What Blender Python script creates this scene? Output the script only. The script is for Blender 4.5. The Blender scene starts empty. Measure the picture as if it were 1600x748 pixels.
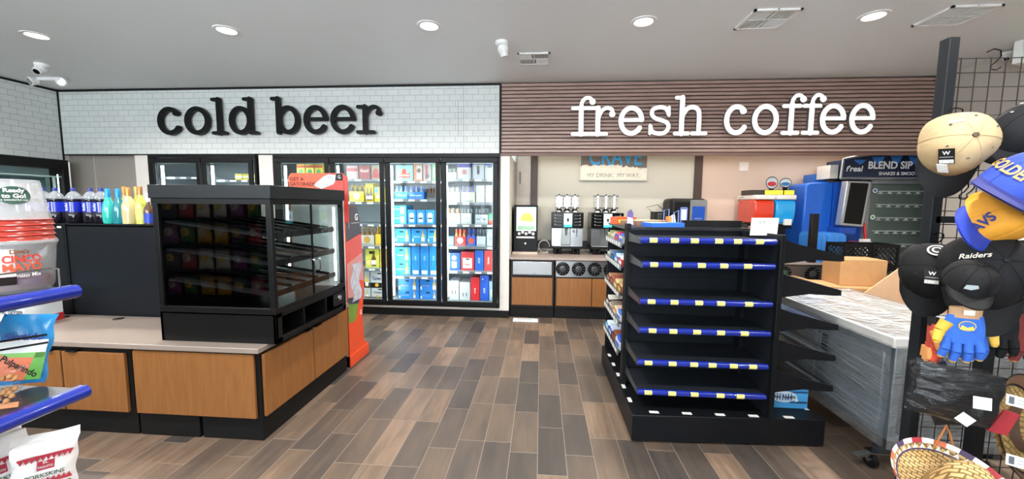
import bpy, bmesh, math, random
from mathutils import Vector, Matrix
random.seed(7)
PI = math.pi
# ---------------------------------------------------------------- camera, world, exposure
FPX, CAMZ = 600.0, 1.53
psi = math.atan2(45, FPX); th = math.atan2(54, FPX); roll = .008
FW = Vector((-math.sin(psi)*math.cos(th), math.cos(psi)*math.cos(th), -math.sin(th)))
R0 = Vector((math.cos(psi), math.sin(psi), 0)); U0 = R0.cross(FW)
RT = R0*math.cos(roll)+U0*math.sin(roll); UP = U0*math.cos(roll)-R0*math.sin(roll)
cam = bpy.data.objects.new('camera', bpy.data.cameras.new('camera'))
bpy.context.scene.collection.objects.link(cam)
cam.matrix_world = Matrix(((RT.x, UP.x, -FW.x, 0), (RT.y, UP.y, -FW.y, 0), (RT.z, UP.z, -FW.z, CAMZ), (0, 0, 0, 1)))
cam.data.sensor_width = 36; cam.data.lens = 36*FPX/1600; cam.data.clip_start = .05
S = bpy.context.scene; S.camera = cam
S.view_settings.view_transform = 'Standard'; S.view_settings.look = 'None'
S.view_settings.gamma = 1; S.view_settings.use_curve_mapping = False
S.view_settings.exposure = 0.42
S.cycles.use_denoising = True; S.cycles.max_bounces = 7; S.cycles.diffuse_bounces = 4
S.cycles.glossy_bounces = 4; S.cycles.transparent_max_bounces = 24; S.cycles.sample_clamp_indirect = 6
S.cycles.caustics_reflective = False; S.cycles.caustics_refractive = False
world = bpy.data.worlds.new('sky'); S.world = world; world.use_nodes = True
world.node_tree.nodes['Background'].inputs[0].default_value = (.86, .94, 1, 1)
WORLD = 9.5
world.node_tree.nodes['Background'].inputs[1].default_value = WORLD
DOWN_W, NOOK_W, COOL_W = 34, 6.5, 3.2
SUN_ON = False

def at(px, py, X=None, Y=None, Z=None):
    d = FW*FPX + RT*(px-800) - UP*(py-374)
    t = X/d.x if X is not None else (Y/d.y if Y is not None else (Z-CAMZ)/d.z)
    return Vector((0, 0, CAMZ)) + d*t

# ---------------------------------------------------------------- materials
def lin(h):
    h = h.lstrip('#'); o = []
    for i in (0, 2, 4):
        c = int(h[i:i+2], 16)/255
        o.append(c/12.92 if c <= .04045 else ((c+.055)/1.055)**2.4)
    return (*o, 1)
MC = {}
def M(h, rough=.5, metal=0, noise=.06, scale=14, bump=0, emis=0, trans=0, coat=0, stretch=None):
    k = (h, rough, metal, noise, scale, bump, emis, trans, coat, stretch)
    if k in MC: return MC[k]
    m = bpy.data.materials.new('mat_'+h.strip('#')); m.use_nodes = True; MC[k] = m
    nt = m.node_tree; b = nt.nodes['Principled BSDF']; c = lin(h)
    b.inputs['Base Color'].default_value = c; b.inputs['Roughness'].default_value = rough
    b.inputs['Metallic'].default_value = metal
    if max(c[:3]) < .03: b.inputs['Specular IOR Level'].default_value = .22
    if coat: b.inputs['Coat Weight'].default_value = coat
    if trans: b.inputs['Transmission Weight'].default_value = trans
    if emis:
        b.inputs['Emission Color'].default_value = c; b.inputs['Emission Strength'].default_value = emis
    if noise or bump:
        tc = nt.nodes.new('ShaderNodeTexCoord'); mp = nt.nodes.new('ShaderNodeMapping')
        nt.links.new(tc.outputs['Object'], mp.inputs[0])
        if stretch: mp.inputs['Scale'].default_value = stretch
        n = nt.nodes.new('ShaderNodeTexNoise'); n.inputs['Scale'].default_value = scale
        n.inputs['Detail'].default_value = 4
        nt.links.new(mp.outputs[0], n.inputs['Vector'])
        if noise and not emis:
            r = nt.nodes.new('ShaderNodeMixRGB'); r.blend_type = 'MIX'
            r.inputs[1].default_value = tuple(max(0, v*(1-noise*2)) for v in c[:3])+(1,)
            r.inputs[2].default_value = tuple(min(1, v*(1+noise*2)+.002) for v in c[:3])+(1,)
            nt.links.new(n.outputs['Fac'], r.inputs[0]); nt.links.new(r.outputs[0], b.inputs['Base Color'])
        if bump:
            bp = nt.nodes.new('ShaderNodeBump'); bp.inputs['Strength'].default_value = bump; bp.inputs['Distance'].default_value = .004
            nt.links.new(n.outputs['Fac'], bp.inputs['Height']); nt.links.new(bp.outputs[0], b.inputs['Normal'])
    return m
def glassy(name, tint=(1, 1, 1), refl=.5, base=.04, rough=.02, wob=0, haze=0, hazecol=(.9, .93, .95)):
    m = bpy.data.materials.new(name); m.use_nodes = True; nt = m.node_tree; nt.nodes.clear(); N = nt.nodes.new; L = nt.links.new
    out = N('ShaderNodeOutputMaterial'); t = N('ShaderNodeBsdfTransparent'); t.inputs[0].default_value = (*tint, 1)
    g = N('ShaderNodeBsdfGlossy'); g.inputs['Roughness'].default_value = rough
    fr = N('ShaderNodeFresnel'); ge = N('ShaderNodeNewGeometry'); mr = N('ShaderNodeMapRange'); mr.inputs['To Min'].default_value = 1.45; mr.inputs['To Max'].default_value = 1/1.45
    L(ge.outputs['Backfacing'], mr.inputs['Value']); L(mr.outputs[0], fr.inputs[0])
    mu = N('ShaderNodeMath'); mu.operation = 'MULTIPLY_ADD'; mu.inputs[1].default_value = refl; mu.inputs[2].default_value = base*.2
    L(fr.outputs[0], mu.inputs[0]); mx = N('ShaderNodeMixShader'); L(mu.outputs[0], mx.inputs[0])
    if wob:
        tc = N('ShaderNodeTexCoord'); mp = N('ShaderNodeMapping'); mp.inputs['Scale'].default_value = (1, 1, 4)
        L(tc.outputs['Object'], mp.inputs[0])
        no = N('ShaderNodeTexNoise'); no.inputs['Scale'].default_value = 7; no.inputs['Detail'].default_value = 5; no.inputs['Distortion'].default_value = 1.5
        L(mp.outputs[0], no.inputs['Vector'])
        bp = N('ShaderNodeBump'); bp.inputs['Strength'].default_value = wob; bp.inputs['Distance'].default_value = .03
        L(no.outputs['Fac'], bp.inputs['Height']); L(bp.outputs[0], g.inputs['Normal']); L(bp.outputs[0], fr.inputs['Normal'])
    if haze:
        d = N('ShaderNodeBsdfDiffuse'); d.inputs[0].default_value = (*hazecol, 1); m2 = N('ShaderNodeMixShader'); m2.inputs[0].default_value = haze
        L(t.outputs[0], m2.inputs[1]); L(d.outputs[0], m2.inputs[2]); L(m2.outputs[0], mx.inputs[1])
    else: L(t.outputs[0], mx.inputs[1])
    L(g.outputs[0], mx.inputs[2]); L(mx.outputs[0], out.inputs[0])
    return m
GLASS = glassy('clear_glass', (.93, .96, .95), .6)
DOORGLASS = glassy('cooler_glass', (.94, .97, .97), .3, .01)
CASEGLASS = glassy('case_glass', (.5, .52, .53), .75, .06)
PLASTIC = glassy('clear_plastic', (.9, .9, .9), .8, .2, .12, haze=.22)
WRAP = glassy('stretch_wrap', (.86, .9, .93), 1.3, .35, .16, wob=1.0, haze=.14, hazecol=(.7, .76, .8))
POLY = glassy('poly_bag', (.95, .95, .96), .7, .05, .012, wob=.6)

BLK = M('#0e0f11', .45, noise=.05); BLKM = M('#131518', .5, .3, noise=.05); BLKG = M('#0b0b0c', .18)
GDN = M('#15191e', .42, .2, noise=.04); STEEL = M('#b9bcbe', .28, .95, noise=.05, scale=4, stretch=(1, 1, 30))
STEELD = M('#77797b', .35, .8); WHT = M('#e9eae8', .45); CHROME = M('#d0d3d5', .12, 1, noise=0)
BLUERAIL = M('#16298c', .22, coat=.6, noise=.03); TAG = M('#e8e07a', .6); TAGW = M('#e6e6e2', .6)
PAPER = M('#ecece8', .8)

def wood(hexa, hexb, name, axis='Z', sc=1):
    m = bpy.data.materials.new(name); m.use_nodes = True; nt = m.node_tree; N = nt.nodes.new; L = nt.links.new
    b = nt.nodes['Principled BSDF']; tc = N('ShaderNodeTexCoord'); mp = N('ShaderNodeMapping')
    mp.inputs['Scale'].default_value = {'Z': (9*sc, 9*sc, .9*sc), 'X': (.9*sc, 9*sc, 9*sc)}[axis]
    L(tc.outputs['Object'], mp.inputs[0]); n = N('ShaderNodeTexNoise'); n.inputs['Scale'].default_value = 4; n.inputs['Detail'].default_value = 8; n.inputs['Distortion'].default_value = .8
    L(mp.outputs[0], n.inputs['Vector']); r = N('ShaderNodeValToRGB'); r.color_ramp.elements[0].position = .3; r.color_ramp.elements[1].position = .7
    r.color_ramp.elements[0].color = lin(hexa); r.color_ramp.elements[1].color = lin(hexb)
    L(n.outputs['Fac'], r.inputs[0]); L(r.outputs[0], b.inputs['Base Color']); b.inputs['Roughness'].default_value = .42
    return m
OAK = wood('#7f5127', '#905f33', 'oak_laminate'); SLAT = wood('#957a6f', '#ad9186', 'slat_wood', 'X')
STONE = M('#8f8279', .3, noise=.05, scale=120)

# ---------------------------------------------------------------- mesh builder
def fontmesh(s, bold=0, extr=0, align='CENTER'):
    cu = bpy.data.curves.new('t', 'FONT'); cu.body = s; cu.align_x = align; cu.align_y = 'CENTER'
    cu.offset = bold; cu.extrude = extr; cu.resolution_u = 3
    o = bpy.data.objects.new('t', cu); S.collection.objects.link(o)
    me = bpy.data.meshes.new_from_object(o); bpy.data.objects.remove(o)
    vs = [v.co.copy() for v in me.vertices]; fs = [tuple(p.vertices) for p in me.polygons]
    bpy.data.meshes.remove(me); return vs, fs
AX = {'-y': (Vector((1, 0, 0)), Vector((0, 0, 1)), Vector((0, -1, 0))),
      '+x': (Vector((0, 1, 0)), Vector((0, 0, 1)), Vector((1, 0, 0))),
      '-x': (Vector((0, -1, 0)), Vector((0, 0, 1)), Vector((-1, 0, 0))),
      '+z': (Vector((1, 0, 0)), Vector((0, 1, 0)), Vector((0, 0, 1)))}
class MB:
    def __init__(s): s.v = []; s.f = []; s.m = []; s.sm = []; s.ml = []
    def mi(s, m):
        if m not in s.ml: s.ml.append(m)
        return s.ml.index(m)
    def add(s, vs, fs, m, smooth=False):
        o = len(s.v); s.v += [tuple(v) for v in vs]; i = s.mi(m)
        for f in fs: s.f.append(tuple(a+o for a in f)); s.m.append(i); s.sm.append(smooth)
        return s
    def box(s, x0, x1, y0, y1, z0, z1, m):
        if x0 > x1: x0, x1 = x1, x0
        if y0 > y1: y0, y1 = y1, y0
        if z0 > z1: z0, z1 = z1, z0
        return s.add([(x, y, z) for x in (x0, x1) for y in (y0, y1) for z in (z0, z1)],
              [(0, 1, 3, 2), (4, 6, 7, 5), (0, 4, 5, 1), (2, 3, 7, 6), (0, 2, 6, 4), (1, 5, 7, 3)], m)
    def cyl(s, a, b, r0, r1=None, m=None, seg=16, cap=True):
        a = Vector(a); b = Vector(b); r1 = r0 if r1 is None else r1; d = (b-a).normalized()
        u = d.orthogonal().normalized(); w = d.cross(u); vs = []
        for c, r in ((a, r0), (b, r1)):
            vs += [c+(u*math.cos(2*PI*i/seg)+w*math.sin(2*PI*i/seg))*r for i in range(seg)]
        fs = [(i, (i+1) % seg, seg+(i+1) % seg, seg+i) for i in range(seg)]
        if cap: fs += [tuple(range(seg))[::-1], tuple(range(seg, 2*seg))]
        return s.add(vs, fs, m, True)
    def lathe(s, c, prof, m, seg=20, sx=1, sy=1):
        # prof: list of (r, z[, material of the band above])
        o = len(s.v); rows = []
        for p in prof:
            if p[0] == 0: rows.append([len(s.v)]*seg); s.v.append((c[0], c[1], c[2]+p[1]))
            else:
                rows.append(list(range(len(s.v), len(s.v)+seg)))
                s.v += [(c[0]+sx*p[0]*math.cos(2*PI*i/seg), c[1]+sy*p[0]*math.sin(2*PI*i/seg), c[2]+p[1]) for i in range(seg)]
        for j in range(len(prof)-1):
            mm = s.mi(prof[j][2] if len(prof[j]) > 2 else m)
            for i in range(seg):
                k = (i+1) % seg; q = [rows[j][i], rows[j][k], rows[j+1][k], rows[j+1][i]]
                f = [q[0]]
                for a in q[1:]:
                    if a not in f: f.append(a)
                if len(f) > 2: s.f.append(tuple(f)); s.m.append(mm); s.sm.append(True)
        return s
    def tube(s, pts, r, m, seg=6, closed=False):
        pts = [Vector(p) for p in pts]; n = len(pts); vs = []; u = None
        for i, p in enumerate(pts):
            a = pts[max(i-1, 0)]; b = pts[min(i+1, n-1)]
            if closed: a = pts[i-1]; b = pts[(i+1) % n]
            d = (b-a).normalized()
            if u is None: u = d.orthogonal().normalized()
            u = (u-d*u.dot(d)); u = u.normalized() if u.length > 1e-6 else d.orthogonal().normalized()
            w = d.cross(u); vs += [p+(u*math.cos(2*PI*k/seg)+w*math.sin(2*PI*k/seg))*r for k in range(seg)]
        fs = []
        for i in range(n if closed else n-1):
            j = (i+1) % n
            fs += [(i*seg+k, i*seg+(k+1) % seg, j*seg+(k+1) % seg, j*seg+k) for k in range(seg)]
        if not closed: fs += [tuple(range(seg))[::-1], tuple(range((n-1)*seg, n*seg))]
        return s.add(vs, fs, m, True)
    def prism(s, pts, ax, a0, a1, m):
        # pts in the plane across ax: 'x' -> (y,z), 'y' -> (x,z), 'z' -> (x,y)
        f = {'x': lambda p, a: (a, p[0], p[1]), 'y': lambda p, a: (p[0], a, p[1]), 'z': lambda p, a: (p[0], p[1], a)}[ax]
        n = len(pts); vs = [f(p, a0) for p in pts]+[f(p, a1) for p in pts]
        return s.add(vs, [tuple(range(n)), tuple(range(n, 2*n))[::-1]]+[(i, n+i, n+(i+1) % n, (i+1) % n) for i in range(n)], m)
    def quad(s, a, b, c, d, m): return s.add([a, b, c, d], [(0, 1, 2, 3)], m)
    def grid(s, fn, nu, nv, m, smooth=True):
        vs = [fn(i/nu, j/nv) for i in range(nu+1) for j in range(nv+1)]; w = nv+1
        return s.add(vs, [(i*w+j, (i+1)*w+j, (i+1)*w+j+1, i*w+j+1) for i in range(nu) for j in range(nv)], m, smooth)
    def text(s, t, loc, size, m, ax='-y', bold=0, extr=.0, fit=None, rot=0, align='CENTER', shear=0):
        vs, fs = fontmesh(t, bold, 0, align); u, w, n = AX[ax]
        if fit and vs:
            wd = max(v.x for v in vs)-min(v.x for v in vs); kx = fit/wd/size if wd else 1
        else: kx = 1
        cr, sr = math.cos(rot), math.sin(rot); out = []
        for v in vs:
            x, y = (v.x+shear*v.y)*size*kx, v.y*size
            x, y = x*cr-y*sr, x*sr+y*cr
            out.append(Vector(loc)+u*x+w*y+n*.0012)
        return s.add(out, fs, m)
    def disc(s, c, r, m, ax='-y', seg=20, r2=None, off=.001):
        u, w, n = AX[ax]; r2 = r2 or r
        vs = [Vector(c)+u*r*math.cos(2*PI*i/seg)+w*r2*math.sin(2*PI*i/seg)+n*off for i in range(seg)]
        return s.add(vs, [tuple(range(seg))], m)
    def build(s, name, parent=None, loc=(0, 0, 0), bevel=0, rz=0, subd=0, solid=0):
        me = bpy.data.meshes.new(name); me.from_pydata(s.v, [], s.f)
        for m in s.ml: me.materials.append(m)
        me.polygons.foreach_set('material_index', s.m); me.polygons.foreach_set('use_smooth', s.sm)
        bm = bmesh.new(); bm.from_mesh(me); bmesh.ops.recalc_face_normals(bm, faces=bm.faces) if len(s.f) > 2 else None
        bm.to_mesh(me); bm.free(); me.set_sharp_from_angle(angle=math.radians(42))
        o = bpy.data.objects.new(name, me); S.collection.objects.link(o)
        o.location = loc; o.rotation_euler.z = rz
        if parent: o.parent = parent
        if solid: d = o.modifiers.new('s', 'SOLIDIFY'); d.thickness = solid; d.offset = 0
        if bevel: d = o.modifiers.new('b', 'BEVEL'); d.width = bevel; d.segments = 2; d.limit_method = 'ANGLE'
        if subd: d = o.modifiers.new('u', 'SUBSURF'); d.levels = d.render_levels = subd
        return o
def tag(o, label=None, cat=None, group=None, kind=None):
    if label: o['label'] = label
    if cat: o['category'] = cat
    if group: o['group'] = group
    if kind: o['kind'] = kind
    return o
def thing(name, label, cat, loc=(0, 0, 0), rz=0, group=None):
    o = bpy.data.objects.new(name, None); S.collection.objects.link(o); o.empty_display_size = .05
    o.location = loc; o.rotation_euler.z = rz
    return tag(o, label, cat, group)
def struct(mb, name, bevel=0): return tag(mb.build(name, bevel=bevel), kind='structure')
def light(name, typ, loc, power, size=.1, size_y=None, rot=(0, 0, 0), col=(1, 1, 1), spread=None, parent=None, shape=None):
    l = bpy.data.lights.new(name, typ); l.energy = power; l.color = col
    if typ == 'AREA':
        l.shape = shape or ('RECTANGLE' if size_y else 'DISK'); l.size = size
        if size_y: l.size_y = size_y
        if spread: l.spread = spread
    o = bpy.data.objects.new(name, l); S.collection.objects.link(o); o.location = loc; o.rotation_euler = rot
    if parent: o.parent = parent
    return o
def V(*a): return Vector(a)

# ---------------------------------------------------------------- structure
CZ, BY, BZ, LX, RX, NY, NRX = 3.10, 5.10, 2.20, -6.85, 4.72, 6.0, 5.35
def floor_mat():
    m = bpy.data.materials.new('plank_tile'); m.use_nodes = True; nt = m.node_tree; N = nt.nodes.new; L = nt.links.new
    b = nt.nodes['Principled BSDF']
    def math_(op, a, bb=None, c=None):
        n = N('ShaderNodeMath'); n.operation = op
        for i, q in enumerate((a, bb, c)):
            if q is None: continue
            if isinstance(q, (int, float)): n.inputs[i].default_value = q
            else: L(q, n.inputs[i])
        return n.outputs[0]
    g = N('ShaderNodeNewGeometry'); sp = N('ShaderNodeSeparateXYZ'); L(g.outputs['Position'], sp.inputs[0])
    u = math_('DIVIDE', sp.outputs[0], .172); cu = math_('FLOOR', u); fu = math_('FRACT', u)
    wn = N('ShaderNodeTexWhiteNoise'); wn.noise_dimensions = '1D'; L(cu, wn.inputs['W'])
    v = math_('ADD', math_('DIVIDE', sp.outputs[1], .47), math_('MULTIPLY', math_('ROUND', math_('MULTIPLY', wn.outputs[0], 5)), .2))
    cv = math_('FLOOR', v); fv = math_('FRACT', v)
    cb = N('ShaderNodeCombineXYZ'); L(cu, cb.inputs[0]); L(cv, cb.inputs[1])
    w2 = N('ShaderNodeTexWhiteNoise'); w2.noise_dimensions = '2D'; L(cb.outputs[0], w2.inputs['Vector'])
    # edges
    eu = math_('MULTIPLY', math_('MINIMUM', fu, math_('SUBTRACT', 1, fu)), .172)
    ev = math_('MULTIPLY', math_('MINIMUM', fv, math_('SUBTRACT', 1, fv)), .47)
    e = math_('MINIMUM', eu, ev); gr = math_('LESS_THAN', e, .0016)
    # grain
    off = N('ShaderNodeVectorMath'); off.operation = 'MULTIPLY_ADD'; L(w2.outputs['Color'], off.inputs[0]); off.inputs[1].default_value = (9, 9, 9); L(g.outputs['Position'], off.inputs[2])
    mp = N('ShaderNodeMapping'); mp.inputs['Scale'].default_value = (34, 2.4, 1); L(off.outputs[0], mp.inputs[0])
    n1 = N('ShaderNodeTexNoise'); n1.inputs['Scale'].default_value = 1; n1.inputs['Detail'].default_value = 8; n1.inputs['Distortion'].default_value = .6; L(mp.outputs[0], n1.inputs['Vector'])
    mp2 = N('ShaderNodeMapping'); mp2.inputs['Scale'].default_value = (8, 2, 1); L(off.outputs[0], mp2.inputs[0])
    n2 = N('ShaderNodeTexNoise'); n2.inputs['Scale'].default_value = 1; n2.inputs['Detail'].default_value = 3; L(mp2.outputs[0], n2.inputs['Vector'])
    val = math_('ADD', math_('MULTIPLY', w2.outputs[0], .5), math_('MULTIPLY', math_('ADD', math_('MULTIPLY', n1.outputs['Fac'], .55), math_('MULTIPLY', n2.outputs['Fac'], .6)), .62))
    r = N('ShaderNodeValToRGB'); cr = r.color_ramp; cr.elements[0].position = .25; cr.elements[0].color = lin('#34302d')
    cr.elements[1].position = .95; cr.elements[1].color = lin('#876f5d')
    for p, c in ((.42, '#433c38'), (.58, '#54483f'), (.76, '#655547')):
        q = cr.elements.new(p); q.color = lin(c)
    L(val, r.inputs[0]); mx = N('ShaderNodeMixRGB'); L(gr, mx.inputs[0]); L(r.outputs[0], mx.inputs[1]); mx.inputs[2].default_value = lin('#857a70')
    L(mx.outputs[0], b.inputs['Base Color'])
    rr = math_('ADD', .34, math_('MULTIPLY', n1.outputs['Fac'], .25)); L(rr, b.inputs['Roughness'])
    bp = N('ShaderNodeBump'); bp.inputs['Strength'].default_value = .25; bp.inputs['Distance'].default_value = .002
    L(math_('ADD', math_('MULTIPLY', n1.outputs['Fac'], .5), math_('MULTIPLY', gr, -1)), bp.inputs['Height']); L(bp.outputs[0], b.inputs['Normal'])
    return m
def tile_mat(axis):
    m = bpy.data.materials.new('subway_tile_'+axis); m.use_nodes = True; nt = m.node_tree; N = nt.nodes.new; L = nt.links.new
    b = nt.nodes['Principled BSDF']; g = N('ShaderNodeNewGeometry'); sp = N('ShaderNodeSeparateXYZ'); L(g.outputs['Position'], sp.inputs[0])
    cb = N('ShaderNodeCombineXYZ'); L(sp.outputs[0 if axis == 'x' else 1], cb.inputs[0])
    ad = N('ShaderNodeMath'); ad.operation = 'SUBTRACT'; ad.inputs[1].default_value = 2.198; L(sp.outputs[2], ad.inputs[0]); L(ad.outputs[0], cb.inputs[1])
    br = N('ShaderNodeTexBrick'); br.inputs['Scale'].default_value = 1; br.inputs['Brick Width'].default_value = .1524; br.inputs['Row Height'].default_value = .0762
    br.inputs['Mortar Size'].default_value = .0022; br.inputs['Mortar Smooth'].default_value = .0
    br.inputs['Color1'].default_value = lin('#d6dad8'); br.inputs['Color2'].default_value = lin('#d0d5d3'); br.inputs['Mortar'].default_value = lin('#98a09f')
    L(cb.outputs[0], br.inputs['Vector']); L(br.outputs['Color'], b.inputs['Base Color']); b.inputs['Roughness'].default_value = .16
    bp = N('ShaderNodeBump'); bp.inputs['Strength'].default_value = .3; bp.inputs['Distance'].default_value = -.002
    L(br.outputs['Fac'], bp.inputs['Height']); L(bp.outputs[0], b.inputs['Normal'])
    return m
CEIL = M('#e6e9e9', .45, noise=.012, scale=1.2)
WALLG = M('#8d8780', .7, noise=.03, scale=3); NOOKW = M('#cbc7ba', .6, noise=.02, scale=60); NOOKP = M('#d6bfb0', .6, noise=.02, scale=60)
TRIMB = M('#4a3c38', .5); POSTW = M('#d6d2cc', .5, noise=.02)
struct(MB().box(LX-.2, NRX+.2, -2.6, NY+.3, -.1, 0, floor_mat()), 'floor')
struct(MB().box(LX-.2, NRX+.2, -2.6, NY+.3, CZ, CZ+.1, CEIL), 'ceiling')
# tiled bulkhead over the coolers, slatted bulkhead over the coffee nook
w = MB().box(LX, -.545, BY, BY+.14, BZ, CZ, tile_mat('x')); struct(w, 'wall_back_left')
w = MB().box(-.545, NRX, BY+.02, BY+.14, BZ, CZ, M('#2a1d1b', .7))
ns = 19; pit = (CZ-BZ-.02)/ns
for i in range(ns):
    z = BZ+.01+i*pit; w.box(-.53, RX, BY-.012, BY+.022, z+.006, z+pit-.008, SLAT)
w.box(-.545, RX, BY-.014, BY+.02, BZ-.03, BZ+.006, M('#6f534a', .5))
struct(w, 'wall_back_right')
struct(MB().box(LX, -.545, BY-.012, BY+.01, CZ-.03, CZ-.004, BLK).box(-.56, -.54, BY-.014, BY+.01, BZ, CZ-.004, BLK).box(LX, -.545, BY-.01, BY+.01, BZ-.012, BZ+.004, BLK), 'trim_1')
struct(MB().box(-1.035, -1.031, BY-.002, BY+.01, BZ, CZ, M('#6f7675', .5)).box(-1.105, -1.101, BY-.002, BY+.01, 2.42, 2.90, M('#5f6665', .5)), 'trim_7')
struct(MB().box(LX-.15, LX, -2.5, BY+.1, BZ-.1, CZ, tile_mat('y')), 'wall_left_upper')
struct(MB().box(LX, LX+.012, -2.5, BY, CZ-.03, CZ-.004, BLK).box(LX, LX+.012, -2.5, BY, BZ-.11, BZ-.095, BLK).box(LX, LX+.012, BY-.016, BY, BZ-.1, CZ, BLK), 'trim_2')
struct(MB().box(LX-.15, LX-.05, -2.5, BY+1.2, 0, BZ-.1, WALLG), 'wall_left')
struct(MB().box(RX, RX+.15, -2.5, BY+.02, 0, CZ, M('#bdb5ab', .7, noise=.02, scale=3)), 'wall_right')
struct(MB().box(NRX, NRX+.1, BY+.02, NY+.1, 0, BZ+.6, NOOKP), 'wall_nook_right')
struct(MB().box(RX+.15, NRX, BY-.1, BY+.02, 0, BZ, NOOKP), 'wall_nook_return')
# nook back wall in two colours, with the dark uprights
struct(MB().box(-.50, 2.33, NY, NY+.1, 0, 2.6, NOOKW).box(2.33, NRX, NY, NY+.1, 0, 2.6, NOOKP), 'wall_nook_back')
struct(MB().box(-.50, NRX, BY+.14, NY, 2.35, 2.42, WHT), 'ceiling_nook')
struct(MB().box(-.165, -.06, NY-.03, NY-.001, .83, 2.34, TRIMB), 'trim_3')
struct(MB().box(2.275, 2.385, NY-.03, NY-.001, .83, 2.34, TRIMB), 'trim_4')
struct(MB().box(-.50, -.17, NY-.012, NY, .0, 2.34, M('#cdc6bc', .5)).box(-.40, -.38, NY-.03, NY-.012, .83, 2.3, M('#a59e95', .5)), 'door_1')
struct(MB().box(-.06, NRX, NY-.02, NY-.001, .86, .985, M('#3a3534', .5)), 'trim_5')
# white column between coolers and nook; posts between cooler banks
struct(MB().box(-.545, -.42, BY, NY+.1, 0, BZ, POSTW), 'wall_column_right')
struct(MB().box(-3.90, -3.70, BY, BY+.12, 0, BZ, POSTW), 'wall_column_middle')
struct(MB().box(-5.75, -5.545, BY, BY+.12, 0, BZ, POSTW), 'wall_column_left')
struct(MB().box(LX, -5.75, BY+.06, BY+.12, 0, BZ, WALLG).box(-6.45, -6.43, BY+.045, BY+.06, 0, BZ, M('#a8a39c', .5)), 'wall_panel_left')
struct(MB().box(LX, -.42, BY-.02, BY+.06, 0, .10, BLK), 'baseboard_back')
struct(MB().box(-3.70, -.42, BY-.012, BY, .10, .14, POSTW), 'trim_6')
# storefront behind the camera: daylight enters its openings, sill raised to shade the floor
w = MB().box(LX, 1.4, -2.6, -2.5, 2.95, CZ, WALLG).box(LX, 1.4, -2.6, -2.5, 0, .9, WALLG).box(1.4, RX, -2.6, -2.5, 0, CZ, WALLG)
for x in (LX+.1, -4.6, -2.3, 0, 1.34): w.box(x-.06, x+.06, -2.6, -2.5, .9, 2.95, BLK)
struct(w, 'wall_front')
# ---------------------------------------------------------------- ceiling fittings
LAMP = M('#fff6ea', .5, noise=0, emis=4)
spots = [(-4.81, 3.46, 'first from the left of the wall, nearest the tiled corner'), (-2.89, 3.46, 'above the black letters of the beer sign'),
         (-1.01, 3.48, 'above the right end of the tiled wall'), (.85, 3.51, 'above the left end of the slatted wall'),
         (2.70, 3.52, 'between the two large square vents'), (-4.75, 2.93, 'nearer row, cut by the left edge'), (2.75, 2.83, 'nearer row, cut by the top edge')]
for i, (x, y, d) in enumerate(spots):
    t = thing('recessed_downlight', 'round white recessed ceiling downlight, '+d, 'ceiling light', (x, y, CZ), group='recessed downlights')
    MB().lathe((0, 0, 0), [(.078, -.002), (.078, -.008), (.105, -.006), (.108, 0)], WHT, 28).build('trim_ring', t)
    MB().lathe((0, 0, 0), [(0, -.006), (.078, -.004)], LAMP, 28).build('lens', t)
    light('downlight_lamp', 'AREA', (0, 0, -.02), DOWN_W, .15, parent=t, col=(1, .95, .88), spread=2.6)
for x in (-4.8, -2.9, -1, .85, 2.7):
    light('unseen_row_lamp', 'AREA', (x, .9, CZ-.02), DOWN_W*.9, .15, col=(1, .96, .9), spread=2.6)  # bare lamps added for an unseen nearer row, without fittings
VENTD = M('#6e7070', .6)
def vent(x, y, w, d, lab):
    t = thing('ceiling_vent', lab, 'ceiling vent', (x, y, CZ), group='ceiling air vents')
    MB().box(-w/2, w/2, -d/2, -d/2+.02, -.014, 0, WHT).box(-w/2, w/2, d/2-.02, d/2, -.014, 0, WHT).box(-w/2, -w/2+.02, -d/2, d/2, -.014, 0, WHT).box(w/2-.02, w/2, -d/2, d/2, -.014, 0, WHT).box(-.006, .006, -d/2, d/2, -.012, 0, WHT).box(-w/2, w/2, -.006, .006, -.012, 0, WHT).build('frame', t)
    MB().box(-w/2+.01, w/2-.01, -d/2+.01, d/2-.01, -.002, -.0005, VENTD).build('backing', t)
    m = MB(); n = 9
    for q, (sx, sy) in enumerate(((-1, -1), (1, 1), (-1, 1), (1, -1))):
        for k in range(n):
            f = (k+.5)/n
            if q < 2: m.box(sx*.02, sx*(w/2-.02), sy*(d/2-.02)*f-.002, sy*(d/2-.02)*f+.004, -.011, -.003, WHT)
            else: m.box(sx*(w/2-.02)*f-.002, sx*(w/2-.02)*f+.004, sy*.02, sy*(d/2-.02), -.011, -.003, WHT)
    m.build('louvers', t)
vent(1.86, 3.52, .37, .34, 'large square ceiling vent left of the rightmost downlight')
vent(3.35, 3.55, .37, .34, 'large square ceiling vent right of the rightmost downlight')
vent(-.10, 4.29, .34, .32, 'small ceiling vent beside the round security camera')
def dome(x, y, z, lab, ang=0, tilt=.6, s=1, wall=False):
    t = thing('security_camera', lab, 'security camera', (x, y, z), ang, group='ceiling security cameras')
    MB().lathe((0, 0, 0), [(.0, 0), (.062*s, -.001), (.062*s, -.02*s), (.05*s, -.035*s), (.0, -.036*s)], WHT, 24).build('base', t)
    c = V(0, -.02*s, -.06*s); d = V(0, -math.cos(tilt), -math.sin(tilt))
    b = MB(); b.lathe((0, 0, 0), [(.052*s*math.sin(a*PI/10), .052*s*math.cos(a*PI/10)) for a in range(11)], WHT, 20)
    b.build('ball', t, c); MB().cyl(c+d*.03*s, c+d*.062*s, .042*s, .036*s, WHT, 20).build('shroud', t)
    MB().cyl(c+d*.058*s, c+d*.066*s, .03*s, .028*s, BLKG, 16).build('lens', t)
dome(-.40, 3.85, CZ, 'white ball camera on the ceiling near the small vent', 2.6, 1.2, 1.05)
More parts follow.
